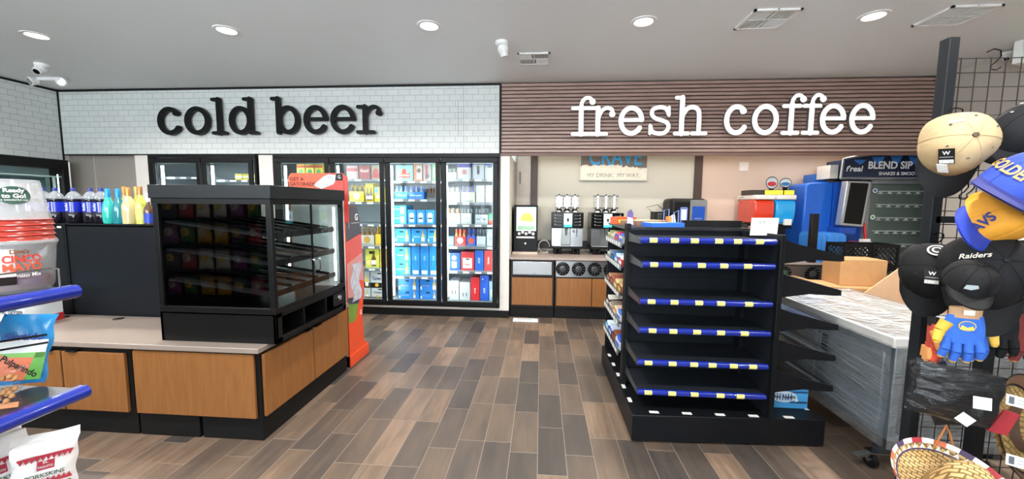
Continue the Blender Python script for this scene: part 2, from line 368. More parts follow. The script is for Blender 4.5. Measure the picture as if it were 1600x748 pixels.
dome(-5.75, 4.16, CZ, 'white ball camera with a black lens above the tiled corner', .2, .7, 1.05)
dome(4.60, 4.95, CZ, 'white ball camera at the right end of the slatted wall', -.3, .8, .9)
dome(4.60, 4.33, CZ-.02, 'white ball camera beside the green exit sign', -.8, .8, .7)
t = thing('emergency_light', 'white twin-head emergency light on the ceiling by the tiled corner', 'emergency light', (-6.25, 4.62, CZ), .1)
MB().box(-.16, .16, -.05, .05, -.045, 0, WHT).build('housing', t, bevel=.012)
for sx in (-1, 1):
    MB().cyl((sx*.17, -.03, -.05), (sx*.19, -.09, -.07), .045, .055, WHT, 18).cyl((sx*.19, -.09, -.07), (sx*.1905, -.092, -.0705), .045, .045, CHROME, 18).build('lamp_head', t)
t = thing('exit_sign', 'green lit exit sign high on the right wall, cut by the edge', 'exit sign', (4.46, 4.10, 3.0), .35)
MB().box(-.03, .30, -.03, .03, -.11, .10, WHT).build('housing', t, bevel=.006)
MB().box(.035, .295, -.034, -.030, -.085, .08, M('#12e04a', .4, noise=0, emis=2.2)).text('EXIT', (.165, -.0345, 0), .15, WHT, fit=.23, bold=.01).build('face', t)
MB().cyl((.03, -.032, -.097), (.03, -.036, -.097), .006, .006, M('#ff3020', .5, noise=0, emis=4), 10).build('indicator', t)
t = tag(MB().tube([(-.10, 0, 0), (-.04, .012, -.002), (.0, .0, -.001), (.05, .014, -.002), (.10, .004, 0)], .004, CEIL).build('ceiling_patch_line', None, (.36, 3.03, CZ)), 'thin raised paint ridge on the ceiling above the slatted wall', 'paint ridge')
for x, z in ((-4.76, 2.27), (-2.15, 2.26)):
    t = tag(MB().lathe((0, 0, 0), [(.0, -.02), (.012, -.018), (.03, -.004), (.032, 0)], STEEL, 20).build('tile_wall_fitting', None, (x, BY-.0, z)), 'small round metal cap on the tiles under the '+('word cold' if x < -4 else 'word beer'), 'wall fitting')
    t.rotation_euler.x = -PI/2*-1; t.rotation_euler.x = PI/2*-1
    t.rotation_euler.x = -PI/2; t.scale = (1, 1, -1)

# ---------------------------------------------------------------- typewriter-style letters built from strokes
def arc(cx, cy, rx, ry, a0, a1, n=28):
    return [(cx+rx*math.cos(math.radians(a0+(a1-a0)*i/n)), cy+ry*math.sin(math.radians(a0+(a1-a0)*i/n))) for i in range(n+1)]
def spl(P, n=10):
    out = []; P = [Vector((*p, 0)) for p in P]; P = [P[0]]+P+[P[-1]]
    for i in range(1, len(P)-2):
        for k in range(n):
            t = k/n; a, b, c, d = P[i-1:i+3]
            q = .5*((2*b)+(c-a)*t+(2*a-5*b+4*c-d)*t*t+(3*b-a-3*c+d)*t**3); out.append((q.x, q.y))
    out.append((P[-1].x, P[-1].y)); return out
W, T = .165, .125
def ser(x0, x1, y): return ([(x0, y), (x1, y)], T)
GL = {
 'c': [(arc(.44, .5, .35, .42, 42, 325), W, (.055, 0))],
 'o': [(arc(.45, .5, .365, .42, 0, 360, 40), W)],
 'l': [([(.29, .06), (.29, 1.24)], W), ser(.07, .51, .065), ser(.08, .27, 1.235)],
 'd': [(arc(.41, .5, .33, .42, 0, 360, 40), W), ([(.78, .08), (.78, 1.24)], W), ser(.58, .76, 1.235), ser(.8, .99, .065)],
 'b': [(arc(.60, .5, .33, .42, 0, 360, 40), W), ([(.25, .08), (.25, 1.24)], W), ser(.05, .23, 1.235)],
 'e': [(arc(.43, .5, .35, .42, 4, 325), W), ([(.1, .52), (.77, .52)], T)],
 'r': [([(.32, .06), (.32, .93)], W), ser(.06, .62, .065), ser(.08, .3, .925), (spl([(.34, .62), (.45, .83), (.62, .925), (.79, .87), (.83, .72)]), T, (0, .07))],
 'f': [([(.36, .06), (.36, .98)], W), ser(.07, .62, .065), ser(.06, .66, .925), (spl([(.36, .94), (.38, 1.12), (.5, 1.25), (.66, 1.25), (.77, 1.14)]), T, (0, .065))],
 'h': [([(.26, .06), (.26, 1.24)], W), ser(.04, .49, .065), ser(.05, .24, 1.235), (spl([(.28, .66), (.42, .86), (.6, .925), (.78, .86), (.85, .66), (.85, .07)]), W*.9), ser(.63, 1.09, .065)],
 's': [(spl([(.72, .70), (.62, .88), (.42, .93), (.2, .87), (.15, .71), (.28, .57), (.5, .5), (.68, .41), (.72, .25), (.6, .1), (.38, .07), (.18, .14), (.12, .3)]), T*1.08), ([(.725, .66), (.725, .93)], .1), ([(.105, .07), (.105, .34)], .1)],
}
def ribbon(mb, pts, w, d0, d1, front, side, sx, sy, ox, oz):
    closed = abs(pts[0][0]-pts[-1][0])+abs(pts[0][1]-pts[-1][1]) < 1e-6
    P = [Vector((p[0]*sx, p[1]*sy)) for p in pts]; hw = w*sy/2
    if closed: P = P[:-1]
    n = len(P); Lf = []; Rt = []
    for i, p in enumerate(P):
        a = P[i-1] if (i or closed) else P[i]; b = P[(i+1) % n] if (i < n-1 or closed) else P[i]
        d = (b-a).normalized(); nn = Vector((-d.y, d.x)); Lf.append(p+nn*hw); Rt.append(p-nn*hw)
    def emit(loop):
        mb.add([(ox+q.x, y, oz+q.y) for y in (d0, d1) for q in loop], [tuple(range(len(loop)))], front)
        k = len(loop); mb.add([(ox+q.x, y, oz+q.y) for y in (d0, d1) for q in loop], [(i, (i+1) % k, k+(i+1) % k, k+i) for i in range(k)], side)
    if closed:
        for A, B in ((Lf, Rt),):
            k = n; vs = [(ox+q.x, d0, oz+q.y) for q in A+B]
            mb.add(vs, [(i, (i+1) % k, k+(i+1) % k, k+i) for i in range(k)], front)
        for A in (Lf, Rt):
            mb.add([(ox+q.x, y, oz+q.y) for y in (d0, d1) for q in A], [(i, (i+1) % n, n+(i+1) % n, n+i) for i in range(n)], side, True)
    else:
        def capp(c, d, r): 
            a0 = math.atan2(d.y, d.x)-PI/2; return [c+Vector((math.cos(a0+PI*i/8), math.sin(a0+PI*i/8)))*r for i in range(1, 8)]
        e = capp(P[-1], (P[-1]-P[-2]).normalized(), hw); s0 = capp(P[0], (P[0]-P[1]).normalized(), hw)
        vs = [(ox+q.x, d0, oz+q.y) for q in Lf+Rt]
        mb.add(vs, [(i, i+1, n+i+1, n+i) for i in range(n-1)], front)
        mb.add([(ox+q.x, d0, oz+q.y) for q in [Rt[-1]]+e+[Lf[-1]]], [tuple(range(len(e)+2))], front)
        mb.add([(ox+q.x, d0, oz+q.y) for q in [Lf[0]]+s0+[Rt[0]]], [tuple(range(len(s0)+2))], front)
        loop = Rt+e+Lf[::-1]+s0; k = len(loop)
        mb.add([(ox+q.x, y, oz+q.y) for y in (d0, d1) for q in loop], [(i, (i+1) % k, k+(i+1) % k, k+i) for i in range(k)], side, True)
def wordsign(name, label, words, xs, z0, z1, front, side, yf, yb, dark):
    # xs: left and right edge of every letter on the wall
    t = thing(name, label, 'sign', (0, BY, 0)); H_ = z1-z0; k = 0
    GW = {'c': (.01, .86), 'o': (.0, .9), 'l': (.0, .58), 'd': (0, 1.06), 'b': (-.02, 1.02), 'e': (.0, .86), 'r': (0, .96), 'f': (0, .86), 'h': (-.02, 1.16), 's': (.04, .82)}
    for ch in words:
        x0, x1 = xs[k]; k += 1; g0, g1 = GW[ch]; sx = (x1-x0)/(g1-g0); mb = MB()
        for j, st in enumerate(GL[ch]):
            dd = yf-.0004*j
            ribbon(mb, st[0], st[1], dd, yb, front, side, sx, H_, x0-g0*sx, z0)
            if len(st) > 2:
                p = st[0][-1] if ch != 'c' else st[0][0]; c = (x0-g0*sx+(p[0]-(.02 if ch != 'c' else .04))*sx, 0, z0+(p[1]+(.0))*H_); r = .105*H_
                vs = [(c[0]+r*math.cos(2*PI*i/20), y, c[2]+r*math.sin(2*PI*i/20)) for y in (dd-.0006, yb) for i in range(20)]
                mb.add(vs, [tuple(range(20))], front); mb.add(vs, [(i, (i+1) % 20, 20+(i+1) % 20, 20+i) for i in range(20)], side, True)
        mb.build('letter', t)
def wx(px, y=190): return at(px, y, Y=BY).x
LETB = M('#040405', .55, noise=0); LETW = M('#fafafa', .4, noise=0, emis=.35); LETS = M('#8f9192', .3, .6)  # white letter faces brightened by a little emission in the material
wordsign('cold_beer_sign', 'large black raised lettering reading cold beer on the white tiled wall', 'coldbeer',
    [(wx(a), wx(b)) for a, b in ((252.7, 290.2), (294.4, 333.5), (336, 360), (363.4, 408.6), (428.2, 472.8), (478.6, 516), (520, 558.8), (559.7, 601.4))],
    2.452, 2.832, LETB, M('#1c1d1f', .4, .3, noise=0), -.07, -.03, 1)
wordsign('fresh_coffee_sign', 'large white raised lettering reading fresh coffee on the slatted wall', 'freshcoffee',
    [(wx(a), wx(b)) for a, b in ((891.3, 928.5), (918.5, 961), (964.4, 1003.5), (1010, 1045.6), (1048.8, 1101.4), (1126.4, 1163.3), (1169, 1209.8), (1213.7, 1250), (1245, 1280), (1273, 1312.5), (1318, 1357.4))],
    2.405, 2.775, LETW, LETS, -.09, -.05, 0)

# ---------------------------------------------------------------- walk-in coolers with glass doors
LED = M('#f4fbff', .5, noise=0, emis=9); LINER = M('#a9b3b6', .5, noise=.02)
PY_ = 5.34          # plane of the product fronts
def lv(y, x=650, Y=PY_): return at(x, y, Y=Y).z
def cooler(x0, n, lab, shelf_ys):
    w = .765; x1 = x0+n*w; D = 1.02
    t = thing('glass_door_cooler', lab, 'cooler', (x0, BY-.03, 0), group='walk-in coolers in the back wall')
    W_ = n*w; zb, zt = .135, 2.15
    m = MB().box(-.05, W_+.02, 0, .09, zt, BZ-.0, BLK).box(-.05, .0, 0, .09, zb+.045, zt, BLK).box(W_-.005, W_+.02, 0, .09, zb+.045, zt, BLK).box(-.05, W_+.02, 0, .09, zb-.0, zb+.045, BLK)
    for i in range(1, n): m.box(i*w-.012, i*w+.012, .04, .12, zb, zt, BLK)
    m.build('frame', t, bevel=.004)
    l = MB(); l.box(-.27, W_, D, D+.02, .1, 2.19, LINER).box(-.29, -.27, .16, D, .1, 2.19, LINER).box(W_, W_+.015, .13, D, .1, 2.19, LINER).box(-.27, W_, .16, D, 2.17, 2.19, LINER).box(-.27, W_, .16, D, .10, .16, LINER)
    l.build('liner', t)
    for i in range(n):
        a, b = i*w+.008, (i+1)*w-.008; fr = MB(); e = .062
        fr.box(a, b, -.03, .0, zt-.075, zt-.008, BLK).box(a, b, -.03, .0, zb+.02, zb+.02+e, BLK).box(a, a+e, -.03, 0, zb+.02+e, zt-.075, BLK).box(b-e, b, -.03, 0, zb+.02+e, zt-.075, BLK)
        fo = fr.build('door', t, bevel=.006)
        MB().box(a+e, b-e, -.018, -.012, zb+.02+e, zt-.075, DOORGLASS).build('glass_pane', fo)
        s_ = MB(); f = .008; g = M('#8d9698', .3, .5)
        s_.box(a+e, b-e, -.011, -.004, zt-.075-f, zt-.075, g).box(a+e, b-e, -.011, -.004, zb+.02+e, zb+.02+e+f, g).box(a+e, a+e+f, -.011, -.004, zb+.02+e, zt-.075, g).box(b-e-f, b-e, -.011, -.004, zb+.02+e, zt-.075, g)
        s_.build('spacer', fo)
        MB().box(b-e+.012, b-.012, -.052, -.03, .95, 1.25, BLKG).box(b-e+.016, b-.016, -.06, -.05, .96, 1.24, BLK).build('handle', fo, bevel=.005)
        # light strip on the left mullion and shelves
        MB().box(a+.03, a+.048, .10, .13, .25, 2.05, LED).build('light_strip', t)
        light('strip_lamp', 'AREA', (a+.06, .12, 1.15), COOL_W, .05, 1.8, rot=(PI/2, 0, -.6), parent=t, col=(.86, .95, 1))
        light('strip_lamp', 'AREA', (b-.05, .12, 1.15), COOL_W*.8, .05, 1.8, rot=(PI/2, 0, .6), parent=t, col=(.86, .95, 1))
        for z in shelf_ys[i]:
            sa = a-(.24 if i == 0 else -.02)
            s = MB().box(sa, b-.02, .19, .85, z-.012, z-.002, M('#9aa1a4', .4)).box(sa, b-.02, .178, .19, z-.035, z-.002, M('#6b7278', .4)).build('shelf', t)
            for fx in (.14, .38, .62, .86):
                if random.random() < .8: MB().box(a+.02+(b-a-.04)*fx-.045, a+.02+(b-a-.04)*fx+.045, .173, .178, z-.032, z-.006, TAGW).build('price_tag', s)
    return t
XB, XA = -3.655, -5.50
SH = {3: [280, 315, 349, 383, 417], 4: [280, 315, 349, 383, 417], 5: [283, 311, 350, 379, 430], 6: [280, 316, 350, 384, 422]}
SZ = {k: [lv(y, {3: 470, 4: 560, 5: 650, 6: 735}[k]) for y in v]+[.165] for k, v in SH.items()}
BXW = .775
cooler(-3.625, 4, 'four-door glass cooler in the back wall under the word beer, full of drinks', [SZ[3][:-1], SZ[4][:-1], SZ[5][:-1], SZ[6][:-1]])
cooler(-5.475, 2, 'two-door glass cooler under the word cold, nearly empty and glowing', [[1.9, 1.6, 1.3, 1.0, .7], [1.86, 1.6, 1.3, 1.0, .7]])
DN = {3: 'door above orange card', 4: 'door beside orange display', 5: 'third glass door', 6: 'rightmost glass door'}
SN = ['top', 'second', 'third', 'fourth', 'fifth', 'bottom']
ORD = ['far left', 'second', 'third', 'fourth', 'fifth', 'sixth']
cnt = {}
def pw(d, s, x0, x1, y0):
    z = SZ[d][s]+.001; xm = (x0+x1)/2
    A = at(x0, y0, Y=PY_); B = at(x1, y0, Y=PY_); return A.x+.002, B.x-.002, z, max(A.z-z, .05)
def where(d, s, desc, kind):
    k = (d, s); cnt[k] = cnt.get(k, -1)+1
    out = '%s, %s shelf of %s, %s' % (desc, SN[s], DN[d], ORD[min(cnt[k], 5)])
    for a_, b_ in ((' with an amber bottle', ''), (' beer', ''), (' of two', ''), (' row', ''), (' with dark grips', ''), (' wide', ''), (' shelf', '')):
        if len(out.split()) > 16: out = out.replace(a_, b_)
    return out
def dk(h, k=.84):
    v = [int(h[i:i+2], 16) for i in (1, 3, 5)]
    return h if min(v) < 150 else '#%02x%02x%02x' % tuple(int(q*k) for q in v)
def carton(d, s, x0, x1, y0, col, desc, deco=(), dep=.3, zoff=None, name='beer_carton', yy=PY_):
    a, b, z, h = pw(d, s, x0, x1, y0)
    if zoff is not None: z, h = zoff
    w = b-a; col = dk(col); m = MB().box(-w/2, w/2, 0, dep, 0, h, M(col, .45, noise=.04)).box(-w/2-.0004, -w/2+.004, -.0007, 0, 0, h, M('#5d656c', .6)).box(-w/2, w/2, -.0007, 0, h-.004, h, M('#6d757c', .6))  # grey strips on left and top edges paint in shade between packs
    for dc in deco:
        k = dc[0]
        if k == 'band': m.box(-w/2-.0005, w/2+.0005, -.0008, 0, h*dc[1], h*dc[2], M(dc[3], .45))
        if k == 'panel': m.box(w*(dc[1]-.5), w*(dc[2]-.5), -.0012, 0, h*dc[3], h*dc[4], M(dc[5], .45))
        if k == 'text':
            m.text(dc[1], (w*(dc[2]-.5), -.0015, h*dc[3]), dc[4]*h, M(dc[5], .5, noise=0), fit=dc[6]*w if dc[6] else None, rot=dc[7] if len(dc) > 7 else 0, bold=.02)
        if k == 'bottle':
            cx, hh = w*(dc[1]-.5), h*dc[2]; r = hh*.14; c = M(dc[3], .4); 
            m.prism([(cx-r, h*.06), (cx+r, h*.06), (cx+r, h*.06+hh*.5), (cx+r*.4, h*.06+hh*.68), (cx+r*.35, h*.06+hh), (cx-r*.35, h*.06+hh), (cx-r*.4, h*.06+hh*.68), (cx-r, h*.06+hh*.5)], 'y', -.0018, 0, c)
            m.box(cx-r, cx+r, -.0022, -.0018, h*.06+hh*.1, h*.06+hh*.38, TAGW)
        if k == 'grip': m.box(w*(dc[1]-.5)-.028, w*(dc[1]-.5)+.028, -.0014, 0, h*dc[2]-.009, h*dc[2]+.009, M('#14222e', .6))
        if k == 'disc': m.disc((w*(dc[1]-.5), 0, h*dc[2]), dc[3]*min(w, h), M(dc[4], .45), off=.0016)
    o = m.build(name, None, ((a+b)/2, yy, z), bevel=.002)
    g = {'beer_carton': 'beer cartons in the four-door cooler'}.get(name, 'packs in the four-door cooler')
    return tag(o, where(d, s, desc, name), 'carton', g)
def sixpack(d, s, x0, x1, y0, ycar, car, glass, cap, desc, txt=None, txc='#202020', n=3, zoff=None, panel=None):
    a, b, z, h = pw(d, s, x0, x1, y0); hc = at(x0, ycar, Y=PY_).z-z
    w = b-a; t = thing('bottle_six_pack', where(d, s, desc, 'p'), 'six-pack', ((a+b)/2, PY_, z), group='bottle packs in the four-door cooler')
    car = dk(car); glass = dk(glass, .7); cap = dk(cap, .6); m = MB().box(-w/2, w/2, 0, .13, 0, hc, M(car, .5)); m.box(-w/2, w/2, .064, .067, hc, h*.95, M(car, .5)).box(-w/2-.0004, -w/2+.004, -.0007, 0, 0, hc, M('#5d656c', .6)).box(-w*.4, w*.4, -.0007, 0, hc*.08, hc*.16, M('#7d858c', .6))  # grey strip on the left edge paints in shade beside the carrier
    if panel: m.disc((0, 0, hc*.55), hc*.33, M(panel, .5), off=.0008)
    if txt: m.text(txt, (0, -.001, hc*.5), hc*.32, M(txc, .5, noise=0), fit=w*.75, bold=.02)
    m.build('carrier', t)
    r = min(w/n/2*.86, .03); gm = M(glass, .15, noise=.02); cm = M(cap, .3)
    for j in range(2):
        for i in range(n):
            MB().lathe((-w/2+w*(i+.5)/n, .033+.064*j, 0), [(r, hc*.9), (r, h*.62), (r*.45, h*.78), (r*.4, h*.94, cm), (r*.5, h*.945, cm), (r*.5, h), (0, h)], gm, 10).build('bottle', t)
# door 3 (upper part shows above the display case)
for i, c in enumerate(('#e9d94f', '#f0e06a', '#e4d24a')): carton(3, 0, 463+i*14, 476+i*14, 256, c, 'yellow and green multipack of cans', (('disc', .5, .5, .28, '#58a65a'), ('band', .75, .9, '#d95a3c')))
carton(3, 1, 450, 475, 292, '#d8c75a', 'yellow drinks carton', (('panel', .2, .8, .2, .8, '#f2f0e0'),)); carton(3, 1, 477, 503, 292, '#c9cfd2', 'pale grey drinks carton', (('panel', .2, .8, .2, .8, '#3c6aa8'),))
carton(3, 2, 450, 476, 328, '#b9c4ca', 'silver drinks carton', (('band', .4, .7, '#2d56a0'),)); carton(3, 2, 478, 503, 328, '#dfe3e4', 'white drinks carton', (('band', .3, .5, '#c03030'),))
carton(3, 3, 456, 500, 362, '#e6e8e8', 'wide white beer carton', (('text', 'LIGHT', .5, .5, .3, '#35538c', .6),)); carton(3, 4, 456, 500, 398, '#d9dcdc', 'wide pale beer carton', (('band', .2, .4, '#5a6a7a'),))
# door 4
carton(4, 0, 541, 559, 258, '#d9c2bd', 'pink and white carton', (('band', .55, .8, '#a9423f'),)); carton(4, 0, 560.5, 578, 258, '#b4433f', 'dark red carton with pale script', (('text', 'Red', .5, .6, .35, '#f0d9cf', .7),))
carton(4, 0, 580, 594, 257, '#d9cdaa', 'cream carton with a red emblem', (('panel', .1, .9, .08, .45, '#c73a2c'), ('disc', .5, .55, .3, '#c73a2c')))
sixpack(4, 1, 545, 568, 289, 299, '#ecd51f', '#3a3220', '#c9a430', 'yellow six-pack carrier of dark bottles', None, panel='#f3efe0')
carton(4, 1, 570, 583, 286, '#d8c21c', 'tall yellow carton with dark bottles printed', (('bottle', .3, .7, '#6b5618'), ('bottle', .72, .7, '#6b5618')))
carton(4, 1, 584.5, 596, 292, '#f0dc30', 'square yellow carton', (('panel', .1, .55, .6, .95, '#4aa7d0'), ('disc', .5, .35, .25, '#f4f0dc')))
MB_ = MB()
sixpack(4, 3, 562, 584, 355, 367, '#dcdcd2', '#8a6a3a', '#d9c48c', 'white six-pack of amber bottles', panel='#b9903a'); sixpack(4, 3, 585.5, 597, 354, 366, '#e8b92a', '#a87a20', '#f0d070', 'yellow six-pack of amber bottles', n=2)
carton(4, 4, 570, 592, 388, '#cfd05a', 'yellow-green beer carton with a brown bottle', (('bottle', .62, .85, '#6a4a1c'), ('disc', .25, .25, .17, '#e8d48c'), ('panel', .3, .7, .72, .86, '#2b2a22')))
carton(4, 4, 593, 599, 388, '#eac21e', 'narrow golden beer carton', (('panel', .2, .9, .3, .6, '#b98a18'),))
zb = .167
for (x0, x1, y0, y1, tx) in ((568.5, 577, 423, 449.5, 0), (577.8, 599, 423, 449.5, 1), (568.5, 579, 450.3, 468, 0), (579.8, 600, 450.3, 468, 1)):
    z0, z1 = at(x0, y1, Y=PY_).z, at(x0, y0, Y=PY_).z; z0 = max(z0, zb)
    if y0 < 440: z0 = zb+.148
    else: z1 = zb+.145
    dc = [('band', 0, .3 if y0 < 440 else .08, '#1b1c20')]+([('text', 'Corona', .5, .55, .28, '#24346a', .62), ('grip', .7, .85), ('disc', .5, .16, .14, '#e0a82a')] if tx else [('bottle', .5, .7, '#d8b64a')])
    carton(4, 5, x0, x1, y0, '#e3e8e6', ('wide' if tx else 'narrow')+' white beer carton with a black band, %s row' % ('upper' if y0 < 440 else 'lower'), dc, zoff=(z0, z1-z0))
# door 5
carton(5, 0, 617.6, 645, 257.5, '#8fd0c8', 'pale aqua beer carton with a red logo', (('panel', .15, .85, .2, .5, '#d8492e'), ('text', 'MODELO', .5, .35, .16, '#f3efe3', .6), ('disc', .5, .6, .16, '#d8492e')))
carton(5, 0, 645.8, 659.8, 255.5, '#d98650', 'orange and brown beer carton', (('panel', .35, .95, .1, .9, '#e9e2d4'), ('disc', .6, .6, .25, '#7a4a3a')))
carton(5, 0, 660.6, 673.6, 255.5, '#d9d6cc', 'white and red beer carton', (('panel', .3, .6, .1, .9, '#c8403a'), ('disc', .55, .3, .2, '#35506c')))
carton(5, 0, 674.4, 683, 255.5, '#7fcf78', 'green beer carton', (('panel', .25, .8, .2, .8, '#d6efcf'),))
sixpack(5, 1, 615.6, 636.8, 290, 299.5, '#2f9be0', '#d6dfe0', '#e8f2f4', 'light blue six-pack of pale bottles', 'Bud Light', '#dff1fb')
sixpack(5, 1, 637.6, 662, 290, 299.5, '#2a7fdc', '#c8dbe8', '#eef6fa', 'mid blue six-pack of pale bottles', 'Bud Light', '#dff1fb')
sixpack(5, 1, 668, 683, 290, 301, '#3a3538', '#5a3a28', '#e6ddcf', 'brown six-pack of dark bottles')
def halves(d, s, x0, x1, lo, hi, nm, col, dc, x2=None):
    z = SZ[d][s]+.001; hh = (at(x0, hi, Y=PY_).z-z)
    for k in (0, 1): carton(d, s, x0, x1, lo, col, nm+(', lower of two' if k == 0 else ', upper of two'), dc, zoff=(z+k*hh/2+.0005*k, hh/2-.001))
halves(5, 2, 614, 635, 320, 320.5, 'small cyan can pack', '#35b4ea', (('panel', .55, .85, .1, .8, '#d8e4ee'), ('text', 'Light', .3, .6, .2, '#e8f6ff', .35)))
for i, (a, b) in enumerate(((636.6, 649.6), (650.4, 664), (664.8, 679), (679.6, 684))):
    carton(5, 2, a, b, 327.5, '#2490dc', 'tall blue beer carton with a silver label' if i < 3 else 'edge of a blue beer carton', (('disc', .5, .62, .3, '#c9d4dc'), ('panel', .22, .78, .12, .6, '#c9d4dc'), ('grip', .5, .4)) if i < 3 else (('panel', .6, .9, .2, .8, '#c9d4dc'),))
for a, b in ((616.5, 641.8), (642.6, 666.6), (667.4, 684)):
    carton(5, 3, a, b, 357, '#2a97de', 'blue beer case with an amber bottle', (('bottle', .76, .85, '#d9b052'), ('grip', .42, .78), ('text', 'Bud Light', .35, .42, .12, '#dff0fb', .4), ('panel', .04, .14, .08, .3, '#e8f2f8')))
halves(5, 4, 616, 641.5, 385, 385.5, 'light blue beer case with an amber bottle', '#2fa2e2', (('bottle', .76, .85, '#d9a052'), ('grip', .42, .78), ('text', 'Bud Light', .35, .42, .12, '#dff0fb', .4)))
for a, b in ((642.4, 655.5), (656.3, 669.6), (670.4, 684)):
    carton(5, 4, a, b, 384.5, '#2389d6', 'tall upright blue beer case', (('panel', .15, .85, .04, .17, '#dcebf4'), ('text', 'Bud Light', .5, .6, .07, '#cfe8fa', .5, PI/2), ('panel', .2, .24, .35, .5, '#14466e'), ('panel', .76, .8, .35, .5, '#14466e')))
for r_ in (1, 0):
    for a, b in ((621.5, 654.6), (655.6, 685)):
        z1 = at(a, 434, Y=PY_).z; hh = (z1-.166)*.62; z = .166 if r_ == 0 else None
        lowh = (z1-.166)*.40
        zo = (.166, lowh-.002) if r_ == 0 else (.166+lowh, z1-.166-lowh)
        carton(5, 5, a, b, 434, '#2a86dd', 'wide blue beer case with an amber bottle, %s row' % ('lower' if r_ == 0 else 'upper'), (('bottle', .78, .9, '#d9b052'), ('grip', .44, .78), ('text', 'Bud Light', .34, .4, .13, '#e9b9c4', .36), ('panel', .04, .11, .08, .35, '#e8f2f8')), zoff=zo)
# door 6
sixpack(6, 0, 695.5, 713.5, 262, 269, '#e6eadb', '#c9d6cc', '#e9efe6', 'white six-pack of pale bottles')
carton(6, 0, 714.3, 736.5, 255, '#e6e4e6', 'white seltzer box with a purple top', (('band', .74, 1, '#4a3a9c'), ('disc', .5, .45, .18, '#b06a5a')))
carton(6, 0, 737.4, 756.6, 254, '#dfe4ea', 'white seltzer box with a black mark', (('panel', .4, .62, .3, .8, '#20242c'), ('band', .88, .95, '#3a4a6a')))
carton(6, 0, 757.5, 773, 254, '#e4eaf2', 'white seltzer box with a blue top', (('band', .82, 1, '#2c4aa8'), ('grip', .5, .75)))
sixpack(6, 1, 697, 719, 291, 300, '#eef0ea', '#dfe6e0', '#e8ebe4', 'white six-pack of clear bottles'); sixpack(6, 1, 720, 742, 290, 300, '#e9ead4', '#8a84c8', '#6a5cc0', 'cream six-pack with purple bottles')
carton(6, 1, 743.5, 757.4, 289, '#e4eaee', 'white can pack with grey sketches', (('disc', .35, .7, .2, '#aab6bc'), ('disc', .65, .35, .2, '#9eb0a8'))); carton(6, 1, 758.2, 773, 289, '#f0f4f0', 'plain white can pack with a green mark', (('disc', .55, .5, .14, '#b9d86a'),))
sixpack(6, 2, 697.4, 719.2, 325, 333, '#eef0ee', '#b98a6a', '#d9b08c', 'white six-pack of brown-necked bottles', 'EXTRA', '#d8b23a'); sixpack(6, 2, 720, 736.5, 325, 333, '#dfe6ea', '#4a4e50', '#b0b8bc', 'pale grey six-pack', 'Golden', '#8a98a4')
sixpack(6, 2, 742, 762.4, 325, 335, '#dfe8ee', '#5a6064', '#c9d0d4', 'silver six-pack with mountains', 'ICE', '#5a7284'); carton(6, 2, 763.4, 773, 333, '#3aa46a', 'small green and red pack', (('band', 0, .4, '#d9573a'),))
carton(6, 3, 697, 708.8, 369, '#7cc8e8', 'small light blue pack', (('panel', .2, .8, .2, .7, '#e4f2f8'),))
sixpack(6, 3, 709.6, 728, 357, 369, '#d23a34', '#c98a5a', '#d6cabc', 'red six-pack of amber bottles', panel='#f0ead8'); sixpack(6, 3, 728.8, 743.4, 357, 369, '#1f4fc0', '#3a4a7a', '#b8c4dc', 'deep blue six-pack', panel='#c8503a', n=2)
sixpack(6, 3, 744.2, 759, 357, 369, '#dfe6ee', '#2a3440', '#3a4a5c', 'white six-pack of dark bottles', n=3); carton(6, 3, 760, 773, 357.5, '#dcebee', 'tall pale carton', (('panel', .4, .6, .3, .6, '#8aa0a8'),))
carton(6, 4, 700, 719, 395, '#1f5cc6', 'blue beer carton with a white can', (('panel', .04, .14, 0, 1, '#cfe4f4'), ('panel', .3, .7, .12, .5, '#dfe6ee'), ('disc', .5, .72, .2, '#c9b088'), ('grip', .5, .66)))
carton(6, 4, 720, 741, 393, '#cf2f34', 'red beer carton with a white label', (('panel', .14, .84, .1, .66, '#f0ece6'), ('text', 'BEER', .5, .3, .14, '#a83030', .4), ('grip', .5, .6)))
carton(6, 4, 741.8, 755.6, 391, '#1e66d2', 'tall blue beer carton', (('text', 'BUD LIGHT', .5, .5, .14, '#e4f0fb', .62, PI/2),)); carton(6, 4, 756.4, 773, 391, '#e03c3c', 'bright red beer carton', (('text', 'Budweiser', .4, .5, .13, '#fbe9e4', .7, PI/2), ('panel', .85, 1, 0, 1, '#ead0cc')))
carton(6, 5, 701, 717, 438, '#e2e8ee', 'white beer case with dark grips', (('panel', .3, .37, .3, .5, '#2a3644'), ('panel', .62, .69, .3, .5, '#2a3644'), ('band', .78, .82, '#a9b8c4'))); carton(6, 5, 717.6, 734.6, 440, '#eef2f4', 'second white beer case with dark grips', (('panel', .3, .37, .2, .4, '#2a3644'), ('panel', .62, .69, .2, .4, '#2a3644')))
carton(6, 5, 735.2, 749.4, 433, '#d9202c', 'upright red beer case', (('text', 'Budweiser', .5, .42, .1, '#fdf2ee', .62, -PI/2),)); carton(6, 5, 750, 763.4, 430, '#1f55c4', 'upright blue beer case', (('text', 'BUD LIGHT', .5, .4, .1, '#eef6fd', .62, -PI/2), ('disc', .3, .85, .08, '#e4eef8')))
carton(6, 5, 764, 773.5, 439, '#9fd0e8', 'upright pale blue case', (('panel', .3, .7, .2, .6, '#e6f2f8'),))
# a few packs low in the nearly empty cooler
for i, x in enumerate((-4.42, -4.30, -4.18)):
    tag(MB().box(-.055, .055, 0, .12, 0, .09, M('#e3d24a', .5)).box(-.056, .056, -.001, 0, .03, .06, M('#f3efdc')).build('yellow_drinks_pack', None, (x, 5.36, 1.861), bevel=.002), 'small yellow pack on the top shelf of the two-door cooler, %s' % ('left', 'middle', 'right')[i], 'drinks pack', 'yellow packs in the two-door cooler')
